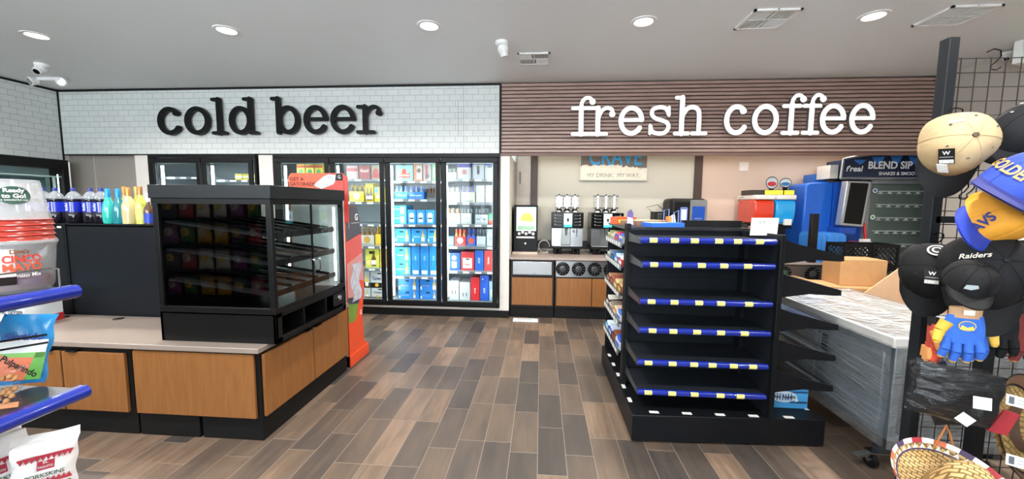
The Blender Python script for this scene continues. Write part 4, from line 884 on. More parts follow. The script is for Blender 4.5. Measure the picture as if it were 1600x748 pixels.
def cups(xs):
    def f(t, w):
        o = MB().box(.01, w-.01, -.014, -.001, .575, .79, STEEL).build('steel_panel', t)
        for x in xs:
            c = MB().cyl((x, -.015, .685), (x, -.024, .685), .092, .086, BLKM, 28).cyl((x, -.024, .685), (x, -.026, .685), .086, .072, BLKG, 28)
            c.cyl((x, -.026, .685), (x, -.03, .685), .045, .03, M('#3a3c3e', .3), 20)
            for k in range(12): a = k*PI/6; c.cyl((x+.05*math.cos(a), -.0265, .685+.05*math.sin(a)), (x+.08*math.cos(a), -.0285, .685+.08*math.sin(a)), .004, .007, M('#2e3032', .4), 5)
            c.build('cup_dispenser', t)
    return f
oakcab('base_cabinet', 'wide two-door oak cabinet under the row of round cup dispensers', .20, 1.70, [(.02, .485), (.495, .96), (.97, 1.45)], cups((.10, .31, .52, .73, .94)))
oakcab('base_cabinet', 'oak cabinet with dark round cup dispensers at the right behind the shelving', 3.0, 5.1, [(.02, .6), (.61, 1.2)], cups((.12, .46)))
MB0 = MB().box(-.35, -.02, 4.93, 5.03, .001, .02, M('#dfe3e4', .5)).box(-.3, -.1, 4.95, 5.0, .02, .022, M('#b8bcc0')).build('floor_scale', None)
tag(MB0, 'flat white tray on the floor in front of the left nook cabinet', 'tray')
# touch screen machine
t = thing('touch_screen_dispenser', 'tall black dispenser with a lit screen, first on the coffee counter', 'dispenser', (-.22, 5.5, CTZ))
MB().box(-.17, .17, -.0, .42, .0, .70, BLK).build('body', t, bevel=.006); MB().box(-.185, .175, -.03, .35, .0, .03, M('#c9b8a8', .4)).build('base_tray', t)
m = MB().box(-.13, .15, -.004, 0, .33, .67, M('#bcd8cf', .4, noise=0, emis=1.1))
m.disc((.02, 0, .50), .09, M('#cfd84a', .5, noise=0, emis=1.0), off=.005).disc((.01, 0, .44), .1, M('#eef4ee', .5, noise=0, emis=1.2), off=.006, r2=.03).box(-.11, .13, -.0045, 0, .62, .655, M('#e8efe6', .5, noise=0, emis=1)).box(-.11, .13, -.005, 0, .345, .40, M('#7f9e86', .5, noise=0, emis=.8))
m.build('screen', t)
m = MB()
for i in range(5): m.cyl((-.09+i*.05, 0, .29+(.02 if i % 2 else 0)), (-.09+i*.05, -.012, .29+(.02 if i % 2 else 0)), .022, .018, WHT, 12)
m.box(-.13, .13, -.004, 0, .225, .25, TAGW).cyl((.0, 0, .15), (.0, -.01, .15), .014, .012, WHT, 12); m.build('buttons', t)
def coffee(x, lab, steel):
    t = thing('coffee_machine', lab, 'coffee machine', (x, 5.5, CTZ), group='bean-to-cup coffee machines'); w = .218
    for a in (-.16, .16):
        for y in (.04, .36): MB().cyl((a, y, 0), (a, y, .09), .024, .03, BLK, 12).build('foot', t)
        MB().cyl((a*.6, .04, 0), (a*.6, .04, .09), .02, .024, BLK, 12).build('foot', t)
    MB().box(-w, w, -.02, .42, .085, .125, BLK).box(-w+.01, w-.01, -.028, .0, .118, .13, STEEL).build('drip_tray', t, bevel=.003)
    sc = STEEL if steel else STEELD
    MB().box(-w, -.085, .0, .42, .125, .375, sc).box(.05, w, .0, .42, .125, .375, sc).box(-.085, .05, .12, .42, .125, .375, M('#a9aba8', .3, .6)).box(-w+.02, -.1, -.003, 0, .15, .36, sc).build('lower_housing', t, bevel=.004)
    MB().cyl((-.01, .05, .375), (-.01, .05, .27), .02, .008, STEEL, 12).cyl((.13, -.0, .34), (.13, -.05, .33), .012, .012, CHROME, 10).cyl((.13, -.05, .37), (.13, -.05, .26), .008, .005, CHROME, 10).cyl((.09, 0, .335), (.09, -.006, .335), .025, .025, STEELD, 16).build('spout', t)
    MB().box(-w-.005, w+.005, -.035, .42, .38, .60, BLKG).build('upper_housing', t, bevel=.008)
    s = MB().box(-.052, .062, -.038, -.035, .395, .585, M('#c9eef0', .4, noise=0, emis=1.6)).box(-.052, .062, -.039, -.038, .395, .43, M('#35b8c8', .4, noise=0, emis=1.0)).prism([(-.01, .47), (.02, .47), (.025, .52), (-.015, .52)], 'y', -.0395, -.038, M('#28343c')).build('screen', t)
    m = MB()
    for k in range(4):
        for sx in (-1, 1): m.box(sx*.09+.005, sx*.18+.005, -.0365, -.035, .42+k*.045, .424+k*.045, M('#8e9294')).cyl((sx*.175, -.035, .432+k*.045), (sx*.175, -.039, .432+k*.045), .005, .005, TAGW, 8)
    m.build('buttons', t)
    for k in (-1, 0, 1):
        h = MB().lathe((k*.115, .16, .60), [(.055, .0), (.05, .03), (.03, .05), (.03, .06)], CHROME, 14, sy=1.1).build('hopper_base', t)
        MB().box(k*.115-.052, k*.115+.052, .10, .22, .67, .83, PLASTIC).build('bean_hopper', t, bevel=.006)
        MB().box(k*.115-.054, k*.115+.054, .098, .222, .83, .845, M('#5f6466', .3)).cyl((k*.115, .16, .845), (k*.115, .16, .862), .014, .012, BLK, 10).build('hopper_lid', t); MB().box(k*.115-.054, k*.115+.054, .098, .222, .655, .67, M('#3a3d3f', .3)).build('hopper_gate', t)
        MB().cyl((k*.115-.006, .09, .66), (k*.115-.006, .09, .84), .016, .016, M('#eef0ee', .4), 10).build('hopper_tube', t)
coffee(.375, 'left coffee machine with bright steel lower panels and clear hoppers', True)
coffee(.93, 'right coffee machine, darker steel, partly behind the candy shelves', False)
m = MB(); m.tube([(.05+.08*math.cos(a), 5.62, CTZ+.1+.09*math.sin(a)) for a in [k*PI/8 for k in range(15)]]+[(.1, 5.5, CTZ+.01)], .006, M('#c9c4b8', .4)).tube([(-.02, 5.55, CTZ+.012), (.03, 5.5, CTZ+.012), (.10, 5.56, CTZ+.012), (.02, 5.6, CTZ+.02)], .006, M('#b9b4a8', .4))
tag(m.build('water_hose'), 'coiled pale hose on the counter between the screen and the coffee machine', 'hose')
# crave sign and small plates
t = thing('menu_sign', 'white and brown wall sign reading CRAVE over MY DRINK. MY WAY.', 'sign', (1.08, NY-.035, 1.91))
MB().box(-.505, .505, 0, .03, 0, .62, M('#cfc8b8', .5)).build('board', t)
m = MB().box(-.49, .49, -.003, 0, .19, .61, M('#6f6a66', .6, noise=.1)); pts = [(-.49, .19)]
rr = random.Random(5)
for i in range(40): pts.append((-.49+.98*i/39, .185+.03*rr.random()+.05*math.sin(i*.12)*(i/39)+(.02 if i % 5 else 0)))
m.add([(p[0], -.004, p[1]) for p in pts]+[(p[0], -.004, .005) for p in pts], [(i, i+1, len(pts)+i+1, len(pts)+i) for i in range(len(pts)-1)], M('#e6e2d4', .6)); m.build('painted_panel', t)
MB().text('CRAVE', (.02, -.006, .335), .33, M('#2f9fe0', .4, noise=0), fit=.78, bold=.012).text('MY DRINK.  MY WAY.', (0, -.005, .075), .085, M('#8a8478', .5, noise=0), fit=.78).build('lettering', t)
tag(MB().box(-.065, .065, -.012, 0, -.065, .065, M('#f0e9e6', .4)).build('wall_plate', None, (2.98, NY, 2.12), bevel=.004), 'small square white plate on the pink nook wall', 'wall plate')
tag(MB().box(-.01, .01, -.02, 0, -.09, .09, M('#6b6660', .4)).tube([(0, -.01, -.09), (0, -.01, -.25)], .004, WHT).build('light_switch', None, (-.33, NY-.012, 1.95)), 'slim grey switch beside the pale door in the nook', 'switch')
# ice dispenser
t = thing('drink_dispenser', 'rounded black dispenser with a blue delight picture on its front', 'dispenser', (2.08, 5.58, CTZ))
MB().box(-.26, .24, .0, .4, 0, .81, BLK).build('body', t, bevel=.05)
MB().box(-.0, .23, -.012, .0, .0, .79, M('#a9acae', .3, .7)).box(.03, .20, -.016, -.012, .03, .70, M('#1c4fb0', .3)).build('front_frame', t)
m = MB(); m.disc((.115, -.016, .42), .075, M('#eef2f4', .4), r2=.09, off=.001).disc((.115, -.016, .36), .045, M('#d9822e', .5), r2=.03, off=.002).text('delight', (.115, -.0185, .43), .06, M('#1c4fb0', .5, noise=0), fit=.12, bold=.02).text('INTERNATIONAL', (.115, -.0175, .53), .02, WHT, fit=.1).text('STARTER KIT', (.12, -.0175, .1), .03, WHT, fit=.13, bold=.02); m.build('picture', t)
# small black machine beside it
t = thing('small_grinder', 'small black boxy machine with looping cables left of the rounded dispenser', 'machine', (1.69, 5.50, CTZ))
MB().box(-.1, .08, 0, .25, .0, .62, BLKM).box(-.08, -.01, -.01, 0, .5, .6, M('#55585a', .3, .7)).box(.0, .06, -.01, 0, .5, .6, M('#404346', .3, .7)).build('body', t, bevel=.005)
MB().tube([(-.1, .1, .6), (-.2, .1, .68), (-.05, .1, .72), (.06, .08, .62)], .005, BLK).tube([(.03, -.01, .5), (.06, -.05, .47), (.09, -.06, .4)], .004, M('#c9ccd0')).build('cable', t)
# slush machine
t = thing('slush_machine', 'slush machine with a red tank and a blue tank side by side', 'slush machine', (3.13, 5.6, CTZ))
MB().box(-.27, .27, .0, .37, .0, .46, M('#2d2b2b', .4)).box(-.25, .0, -.12, .0, .30, .44, M('#b9928a', .4)).build('body', t, bevel=.02)
def tank(cx, col, nm):
    m = MB(); w = .125
    p = [(-.16, .48), (-.19, .62), (-.185, .76), (-.14, .80), (.28, .80), (.28, .48)]
    m.prism([(y, z) for y, z in p], 'x', cx-w, cx+w, M(col, .15, noise=.05, coat=.6)); o = m.build('tank', t, bevel=.015)
    MB().box(cx-w, cx+w, -.19, .32, .80, .86, M('#e4e2de', .35)).build('tank_lid', t, bevel=.01)
    MB().box(cx-.03, cx+.06, -.23, -.19, .46, .54, M('#e9e6e2', .3)).box(cx-.02, cx+.05, -.25, -.21, .42, .46, BLK).build('tap', t, bevel=.004)
tank(-.135, '#d43a22', 'red'); tank(.135, '#1f9fe2', 'blue')
MB().box(-.26, .28, -.1, .2, .86, .93, M('#3a3230', .5)).box(-.10, .13, -.104, -.1, .87, .925, M('#efe23c', .5, noise=0, emis=.4)).box(.15, .275, -.104, -.1, .87, .925, M('#efe23c', .5, noise=0, emis=.4)).build('header', t)
for cx, col, r2 in ((.02, '#b8323a', .075), (.2, '#2f6fae', .055)):
    MB().disc((cx, -.03, 1.03), .08, M('#2e3436', .4), r2=r2+.012).disc((cx, -.031, 1.03), .07, M('#c9d6dc', .4), r2=r2).disc((cx, -.032, 1.015), .06, M(col, .5), r2=r2*.45).box(cx-.03, cx+.03, -.03, -.02, .93, .98, BLK).box(cx-.01, cx+.01, -.03, -.029, .95, 1.05, BLK).build('flavour_disc', t)
MB().tube([(-.27, .1, .84), (-.33, .1, .82), (-.34, .1, .78), (-.29, .1, .76)], .005, M('#8a5a4a')).build('cable', t)
tag(MB().box(-.2, .2, 0, .3, .0, .14, M('#3a302e', .5)).box(-.17, .18, .02, .2, .14, .16, M('#a9a6a4', .3, noise=.5, scale=60)).build('utensil_tray', None, (2.60, 5.6, CTZ)), 'dark tray of wrapped lids on the counter left of the slush machine', 'tray')
# ------- shake blender and freezer cabinet
FY = 5.45
def fp(px, py, Y=FY): p = at(px, py, Y=Y); return p.x, p.z
BLU = M('#1f62c8', .35, noise=.05); GRY = M('#9a9ca0', .35, .5)
t = thing('milkshake_blender', 'blue milkshake blender tower with a black screen on its front', 'blender', (3.78, FY-.05, CTZ))
X0 = fp(1253, 300)[0]-3.78
MB().prism([(-.22, .03), (.14, .03), (.14, 1.04), (-.02, 1.04), (-.16, 1.03), (-.22, 1.0)], 'y', .12, .5, BLU).build('tower', t, bevel=.02)
MB().box(.14, .53, .10, .5, .03, 1.04, M('#1b52b4', .4)).build('back_panel', t)
m = MB(); m.prism([(.09, .47), (.37, .45), (.42, 1.035), (.13, 1.04)], 'y', -.12, -.02, M('#b4b7ba', .3, .6)); m.build('screen_frame', t, bevel=.01)
MB().prism([(.125, .50), (.34, .485), (.385, 1.01), (.17, 1.02)], 'y', -.125, -.119, BLKG).build('screen', t)
MB().box(.10, .30, -.1, .12, .36, .44, M('#1a4aa6', .4)).box(.16, .22, -.04, -.02, .37, .42, TAGW).build('nozzle_block', t)
for a, b in ((-.30, -.14), (-.12, .10)):
    m = MB(); pr = [(a+(b-a)*.5+(b-a)*.5*math.cos(q), .33+.05*math.sin(q)) for q in [k*PI/8 for k in range(9)]]
    m.prism([(a, .0), (b, .0)]+pr, 'y', -.22, .05, M('#3d86d8', .35)); 
    for k in (1, 2): m.box(a+(b-a)*k/3-.003, a+(b-a)*k/3+.003, -.2215, -.22, .03, .33, M('#2563b4', .4))
    m.build('cup_holder', t, bevel=.006)
tag(MB().box(-.04, .04, -.03, .03, 0, .62, M('#1c1a1a', .35)).build('cup_tube', None, (3.45, 5.14, CTZ), bevel=.004), 'upright black tube in front of the blue milkshake blender', 'tube')
t = thing('straw_jar', 'small jar with a dark red lid below the blender screen', 'jar', (4.0, 5.22, CTZ)); MB().lathe((0, 0, 0), [(0, 0), (.045, 0), (.05, .14), (.045, .2)], M('#b9b4b2', .3, .5), 18).build('body', t); MB().lathe((0, 0, .2), [(.055, 0), (.055, .07), (0, .08)], M('#8e2c3c', .4), 18).build('lid', t)
m = MB(); m.grid(lambda u, v: (.15*u, .03*math.sin(u*2.6), .30*v), 10, 1, PAPER)
for k in range(8): m.grid(lambda u, v, k=k: (.03+.09*u, -.002+.03*math.sin((.2+.6*u)*2.6), .24-.025*k+.004*v), 4, 1, M('#9aa0a6'))
tag(m.build('instruction_sheet', None, (4.08, 5.24, CTZ)), 'curled white instruction sheet standing beside the red-lidded jar', 'paper sheet')
t = thing('shake_freezer', 'tall freezer cabinet with a glass door under a dark blue arched BLEND SIP CHILL header', 'freezer', (4.0, FY, CTZ))
def L_(px, py): x, z = fp(px, py); return x-4.0, z-CTZ
b = [L_(1352, 392), L_(1452, 398), L_(1448, 284), L_(1352, 281)]
xw0, xw1 = L_(1352, 330)[0], 1.10; ztop = L_(1400, 281)[1]
m = MB().box(xw0, xw1, .03, .5, .0, ztop+.25, M('#8f9396', .4, .3)); m.box(.0, xw0, .2, .5, 1.09, ztop+.2, M('#cfc9c2', .5)); m.build('body', t)
m = MB().box(xw0, xw0+.05, 0, .03, .05, ztop, GRY).box(xw1-.06, xw1, 0, .03, .05, ztop, GRY).box(xw0, xw1, 0, .03, ztop-.05, ztop, GRY).box(xw0, xw1, 0, .03, .02, .09, GRY); dd = m.build('door', t, bevel=.004)
MB().box(xw0+.05, xw1-.06, .012, .018, .09, ztop-.05, GLASS).build('glass_pane', dd)
MB().tube([(xw0+.01, -.01, .12), (xw0+.01, -.035, .16), (xw0+.0, -.04, .30), (xw0-.02, -.035, .46), (xw0-.02, -.01, .50)], .016, M('#c4242c', .35), 10).build('handle', dd)
MB().box(xw0+.05, xw1-.06, .028, .0305, .09, ztop-.05, M('#6f7874', .4, .2)).build('interior', t)
for k in range(5):
    z = ztop-.17-k*.175; m = MB().box(xw0+.12, xw1-.08, .0, .0302, z+.015, z+.03, M('#b9beba', .4, .4))
    for q in range(5): x = xw0+.17+q*.115; m.box(x, x+.012, -.003, .028, z-.005, z+.016, M('#c9cdc9')).box(x-.02, x+.035, -.003, .028, z-.012, z-.004, M('#c9cdc9'))
    m.build('rack', t)
    c = ('#2f6fae', None, '#4c9a4a', None, '#a02c3c')[k]
    if c: MB().disc((xw0+.095, -.002, z+.03), .04, M('#2c3f58'), off=.002).disc((xw0+.095, -.002, z+.03), .032, M('#e2e6e4'), off=.003).disc((xw0+.095, -.002, z+.03), .018, M(c), off=.004).build('flavour_sticker', t)
hz0, hz1 = L_(1380, 279)[1], L_(1380, 243)[1]
x0h, x1h = L_(1312, 270)[0], 1.18
arcp = [(x0h+(x1h-x0h)*i/16, hz1-.10+.11*math.sin(PI*(.12+.76*i/16))) for i in range(17)]
MB().prism([(x0h, hz0), (x1h, hz0)]+arcp[::-1], 'y', -.05, .25, M('#16233f', .35)).build('header', t)
ed = [(x0h-.02, -.05, hz0)]+[(p[0], -.05, p[1]+.012) for p in arcp]+[(x1h+.02, -.05, hz0)]
MB().tube(ed, .016, GRY, 8).tube([(x0h-.02, -.05, hz0), (x1h+.02, -.05, hz0)], .016, GRY, 8).box(x0h-.12, x0h-.02, .0, .25, hz0-.0, hz1-.12, M('#d2cdc6')).build('header_trim', t)
m = MB()
for i in range(5):
    xx = x0h+.12+i*.22; m.prism([(xx, min(p[1] for p in arcp if abs(p[0]-xx) < .13)), (xx+.16, min(p[1] for p in arcp if abs(p[0]-xx) < .13)), (xx+.12, hz1-.10), (xx+.08, hz1-.12), (xx+.04, hz1-.09)], 'y', -.052, -.05, M('#2f74c4', .4))
m.text('BLEND SIP CHILL', (x0h+.30, -.054, hz0+.165), .13, WHT, align='LEFT', fit=.88, bold=.03).text('SHAKES & SMOOTHIES', (x0h+.44, -.054, hz0+.06), .06, WHT, align='LEFT', fit=.58, bold=.02).text("f'real", (x0h+.14, -.054, hz0+.12), .10, WHT, fit=.2, bold=.02, shear=.15)
m.build('header_lettering', t)
tag(MB().box(-.05, .12, -.02, .2, 0, .12, M('#2f6cc0')).build('blue_carton', None, (3.84, 5.735, 1.871)), 'small blue box edge on top behind the blender tower', 'box')
# nook strip light and lamps (warm)
t = thing('strip_light', 'warm strip light hidden up behind the slatted wall over the nook', 'ceiling light', (1.9, 5.75, 2.34)); MB().box(-2.2, 3.2, -.02, .02, -.02, .0, M('#ffe9c8', .5, noise=0, emis=2)).build('diffuser', t)
for x in (.6, 2.2, 3.9): light('nook_lamp', 'AREA', (x-1.9, -.25, -.03), NOOK_W, 1.4, .12, parent=t, col=(1, .90, .76), rot=(-.15, 0, 0))

# ---------------------------------------------------------------- black shelving in the middle of the floor
G0 = V(.607, 2.42, 0)
t = gond = thing('display_shelving', 'large black four-sided shelving stand with empty shelves and blue price rails', 'shelving', G0)
MB().prism([(0, 0), (1.215, .05), (1.215, 1.25), (0, 1.25)], 'z', .012, .185, M('#0c0e12', .45, noise=.03)).build('base_deck', t, bevel=.004)
m = MB()
for x in (.15, .36, .57, .78, 1.0): m.box(x-.03, x+.03, .035+.02*(x/1.2), .06+.02*(x/1.2), .185, .187, TAGW)
for y in (.2, .4, .6, .8, 1.0): m.box(.015, .04, y-.03, y+.03, .185, .187, TAGW).box(1.17, 1.195, y-.03, y+.03, .185, .187, TAGW)
m.build('base_price_tags', t)
GB = .48           # back panel plane of the front bay
MB().box(.03, .885, GB, GB+.02, .185, 1.354, GDN).build('back_panel', t)
m = MB()
for z in (.42, .62, .82, 1.0, 1.18, 1.30): m.box(.06, .88, GB-.001, GB+.0, z, z+.006, M('#07080a', .7))
for k in range(5): m.box(.35+.1*k, .38+.1*k, GB-.0012, GB, 1.255, 1.262, M('#07080a', .7))
m.build('panel_seam', t)
MB().box(.861, .873, .07, GB, .185, 1.36, M('#1a1d22', .45)).box(.835, .86, .40, GB-.001, .185, 1.36, GDN).build('side_panel', t)
MB().box(.857, .885, .03, .069, .185, 1.36, BLKM).build('upright', t, bevel=.003)
m = MB().box(.02, .05, GB-.05, GB+.03, .185, 1.40, BLKM)
for k in range(40): m.box(.028, .034, GB-.051, GB-.05, .22+k*.029, .235+k*.029, M('#050505', .8))
m.build('upright', t)
MB().box(.02, .93, .06, 1.2, 1.375, 1.385, M('#3b3f45', .3, .3)).build('top_deck', t) if False else MB().box(.02, .90, GB-.03, 1.22, 1.355, 1.375, M('#2a2d31', .3, .3)).build('top_deck', t)
MB().box(.43, .47, GB+.02, 1.22, .185, 1.355, GDN).build('spine_panel', t); MB().box(.02, 1.2, 1.20, 1.22, .185, 1.33, GDN).build('rear_panel', t)
RZ = [(1.335, .035, .035, 6), (1.18, .05, .035, 5), (.94, .045, .035, 5), (.75, .045, .035, 5), (.535, .043, .035, 6), (.335, .05, .035, 5)]
for z, x0, _, nt_ in RZ:
    s = MB().box(x0, .855, .07, GB-.052, z-.03, z-.018, M('#2b3036', .3, .35)).box(x0, .84, .07, GB-.052, z-.016, z-.0155, M('#2b3036', .3, .35)).build('shelf', t)
    xa = .035 if z > 1.3 else .05; xa += 0
    r = MB().box(x0-.01, .845, .062, .070, z-.040, z-.002, BLUERAIL).cyl((x0-.01, .062, z-.02), (.845, .062, z-.02), .017, .017, BLUERAIL, 14); r.build('price_rail', s)
    for k in range(nt_):
        xx = x0+.05+(.78-(.06 if nt_ == 5 else 0))*k/nt_+random.uniform(-.015, .015)+.02
        MB().grid(lambda u, v: (xx-.024+.048*u, .062-.0185*math.cos((v-.5)*2.0), z-.02+.0185*math.sin((v-.5)*2.0)), 1, 6, TAG).build('price_tag', s)
    MB().prism([(.075, z-.012), (.075, z-.045), (GB-.05, z-.06), (GB-.05, z+.004)], 'x', x0-.006, x0-.001, M('#4b5055', .3, .6)).build('bracket', s)
# right side shelves, seen end on
for z in (1.235, 1.02, .80, .60, .40):
    dz = 0
    s = MB().box(.905, 1.245, .13, 1.15, z-.012, z-.004, M('#3a4148', .22, .4)).build('shelf', t)
    MB().prism([(.888, z+.10), (.97, z+.07), (1.26, z-.002), (1.262, z-.035), (1.22, z-.037), (1.08, z-.03), (.888, z-.06)], 'y', .075, .085, M('#121316', .4)).build('end_bracket', s)
    MB().box(1.245, 1.255, .09, 1.15, z-.04, z+.0, M('#2a2e33', .3)).build('price_rail', s)
MB().box(.888, .90, .09, 1.2, .185, 1.33, GDN).build('right_back_panel', t)
# left side candy shelves
CZs = [1.245, 1.075, .86, .64, .415]
for z in CZs:
    s = MB().box(.0, .43, GB+.03, 1.18, z-.012, z-.004, M('#4c5257', .3, .5)).build('shelf', t)
    m = MB().box(-.008, .0, GB+.02, 1.18, z-.03, z+.012, M('#83898d', .3, .6)); m.build('price_rail', s)
    for k in range(7): MB().box(-.0095, -.008, GB+.06+k*.09, GB+.11+k*.09, z-.024, z+.006, TAGW).build('price_tag', s)
def candy(x, y, z, w, d, h, col, lab, deco=(), open_=True, rz=0):
    # open counter box of candy on the left side shelves; x,y,z in shelving coordinates (left-near corner)
    t = thing('candy_box', lab, 'candy box', (G0.x+x, G0.y+y, z-.0035), rz, 'candy boxes on the shelving'); c = M(col, .5, noise=.08)
    m = MB().box(0, w, 0, d, 0, .004, c).box(0, .004, 0, d, 0, h*.55, c).box(w-.004, w, 0, d, 0, h, c)
    m.prism([(0, 0), (w, 0), (w, h), (0, h*.55)], 'y', 0, .004, c).prism([(0, 0), (w, 0), (w, h), (0, h*.55)], 'y', d-.004, d, c)
    for dc in deco: m.prism([(w*dc[0], h*dc[2]), (w*dc[1], h*dc[2]), (w*dc[1], h*dc[3]), (w*dc[0], h*dc[3])], 'y', -.001, 0, M(dc[4], .5))
    m.box(-.001, 0, d*.15, d*.85, h*.12, h*.4, M(deco[0][4] if deco else '#e0dcd0', .5)); m.build('carton', t)
    n = max(2, int(d/.035))
    for k in range(n):
        a = MB().box(.012, w-.012, 0, .014, 0, h*.72, M(deco[-1][4] if deco else '#c9b090', .3, coat=.5)).build('candy_bar', t, (0, .012+k*(d-.03)/n, .008), bevel=.003); a.rotation_euler.x = -.25
y0 = .52
rows = [
 (1.245, [('#d8d2bc', .10, 'cream candy box at the near end of the top shelf', '#2468d0'), ('#2a62d4', .10, 'blue candy box second on the top shelf', '#d8345a'), ('#e2dcc4', .09, 'cream candy box in the middle of the top shelf', '#b9a87a'), ('#d6cfb4', .09, 'pale yellow candy box at the far end of the top shelf', '#8a9a5a')]),
 (1.075, [('#c92a34', .09, 'red candy box at the near end of the second shelf', '#e8e4e0'), ('#2f7fc4', .09, 'blue candy box second on the second shelf', '#cfe0ea'), ('#3a4048', .08, 'dark candy box third on the second shelf', '#2f6fb4'), ('#d5d8da', .08, 'grey-white candy box at the far end of the second shelf', '#8a9096')]),
 (.86, [('#9a6238', .10, 'tan open carton at the near end of the third shelf', '#c9a468'), ('#b08a4c', .09, 'ochre carton second on the third shelf', '#d8c08a'), ('#7a3a30', .09, 'maroon carton third on the third shelf', '#a85a48'), ('#6a4034', .08, 'brown carton at the far end of the third shelf', '#b98a6a')]),
 (.64, [('#dfe2e6', .10, 'white and blue candy box at the near end of the fourth shelf', '#2a66b8'), ('#c98a5c', .08, 'orange-brown box second on the fourth shelf', '#e2c8a8'), ('#e0d8cc', .08, 'cream box third on the fourth shelf', '#8a7a6a'), ('#241a1a', .10, 'black box with scrolls at the far end of the fourth shelf', '#d8d2c8')]),
 (.415, [('#dfe6ee', .12, 'white and blue candy box at the near end of the bottom candy shelf', '#2450c8'), ('#6a3c28', .10, 'brown open carton second on the bottom candy shelf', '#8a5238'), ('#2444b0', .09, 'deep blue candy box third on the bottom candy shelf', '#c9d4ea'), ('#2f9fc8', .08, 'cyan candy box at the far end of the bottom candy shelf', '#e4f0f4')])]
for z, row in rows:
    yy = y0
    for i, (c, h, lab, c2) in enumerate(row):
        candy(.01, yy, z, .38, .15, h-.002, c, lab, ((.1, .55, .15, .45, c2),)); yy += .162
# things on top of the black shelving
TZ = 1.376
def item(mb, name, lab, cat, loc, rz=0, group=None, bevel=0, rx=0): o = mb.build(name, None, loc, bevel=bevel, rz=rz); o.rotation_euler.x = rx; return tag(o, lab, cat, group)
item(MB().box(-.15, .15, -.10, .10, 0, .035, M('#8a6a52', .6)).box(-.145, .145, -.095, .095, .036, .04, M('#b99a78', .6, noise=.25)), 'candy_tray', 'brown cardboard candy tray lying on top of the black shelving at the left', 'tray', (.83, 3.20, TZ), .5)
item(MB().box(-.13, .13, -.08, .08, 0, .03, M('#2b6cd4', .5)).box(-.12, .0, -.07, .07, .03, .032, M('#e6e8ee')), 'candy_tray', 'bright blue candy tray on the front of the shelving top', 'tray', (.92, 2.99, TZ), .2)
item(MB().box(-.09, .09, -.06, .06, 0, .06, M('#dd5a2c', .45, noise=.15)).box(-.08, .08, -.061, -.06, .01, .04, M('#f0d048')), 'candy_box', 'orange and yellow candy box on top of the shelving, behind the blue tray', 'candy box', (.70, 3.35, TZ), .35)
m = MB().prism([(-.03, 0), (.03, 0), (.022, .10), (.005, .13), (-.02, .11)], 'y', 0, .004, M('#6a5a98', .45)).prism([(-.025, .01), (.025, .01), (.02, .06), (-.02, .07)], 'y', -.001, 0, M('#d8c8dc')).box(-.03, .03, .004, .05, 0, .01, M('#c8424c'))
item(m, 'display_card', 'small purple standing card at the left end of the shelving top', 'display card', (.685, 3.02, TZ))
m = MB().tube([(-.06, 0, 0), (-.06, 0, .12), (.0, .02, .13), (.0, .02, .0)], .004, M('#6f86c4')).tube([(.01, -.03, 0), (.01, -.03, .10), (.06, -.02, .12), (.06, -.02, 0)], .004, M('#6f86c4')).box(-.03, .0, -.02, .02, 0, .07, M('#d98a4a')).prism([(.0, 0), (.05, .0), (.03, .09), (-.01, .07)], 'y', -.012, -.006, M('#e9e6ea'))
item(m, 'candy_rack', 'small wire rack with pink and white packs on the shelving top', 'rack', (1.06, 3.25, TZ), .3)
m = MB().tube([(0, 0, 0), (0, 0, .14)], .005, M('#5c72c0')).tube([(.05, 0, 0), (.05, 0, .14)], .005, M('#5c72c0')).tube([(0, 0, .14), (.05, 0, .14)], .005, M('#5c72c0')).box(0, .05, -.002, .002, .01, .13, M('#c9cfe2', .4))
item(m, 'brochure_holder', 'narrow clear holder with blue edges standing on the shelving top', 'holder', (1.17, 3.33, TZ))
item(MB().box(-.25, .25, -.09, .09, 0, .012, M('#d6d2cc', .5)), 'flat_board', 'pale flat board lying across the shelving top', 'board', (1.28, 3.15, TZ), .05)
item(MB().box(-.21, .21, -.02, .02, 0, .05, M('#131416', .4)), 'black_bar', 'thick black bar lying on the right of the shelving top', 'bar', (1.44-.17, 2.98, TZ), -.02)
m = MB().grid(lambda u, v: (.17*u-.085, .012*math.sin(u*3)-.01*v, .115*v), 6, 3, PAPER); m.text('VIT', (-.02, -.014, .085), .03, M('#7f8a88', noise=0)).text('______', (.0, -.012, .05), .02, M('#a5aaa8', noise=0))
item(m, 'paper_note', 'white paper note with faint handwriting propped at the right end of the shelving top', 'paper note', (1.44, 2.60, 1.345), 0)
# bon appetit card box on the base and the green box
t = thing('bon_appetit_box', 'light blue card box printed Bon Appetit standing on the base at the right', 'box', (1.678, 2.60, .188), )
MB().box(-.115, .115, 0, .05, 0, .15, M('#4fa8e2', .45)).build('carton', t)
m = MB(); 
for z in (.035, .105): m.box(.0, .112, -.0008, 0, z, z+.012, M('#1b3f6a'))
for k in range(9): m.box(-.085+k*.014, -.079+k*.014, -.0012, 0, .04, .115, M('#2d68a0'))
m.disc((-.035, 0, .078), .08, M('#dfeaf2'), r2=.038, off=.0016)
for k in range(6): m.box(-.085+k*.018, -.077+k*.018, -.0022, -.0016, .052, .102, M('#3a78b0'))
m.text('Bon Appetit', (-.035, -.002, .078), .032, M('#14253c', .5, noise=0), fit=.14, bold=.03).disc((-.035, 0, .106), .016, M('#dfeaf2'), r2=.01, off=.0026).prism([(.03, .045), (.055, .05), (.045, .075), (.035, .06)], 'y', -.003, -.002, M('#eef2f4')); m.build('print', t)
t = thing('green_box', 'open green card box lying on a right-hand shelf of the black shelving', 'box', (1.60, 2.80, 1.0165)); GN = M('#3fae3a', .5, noise=.1)
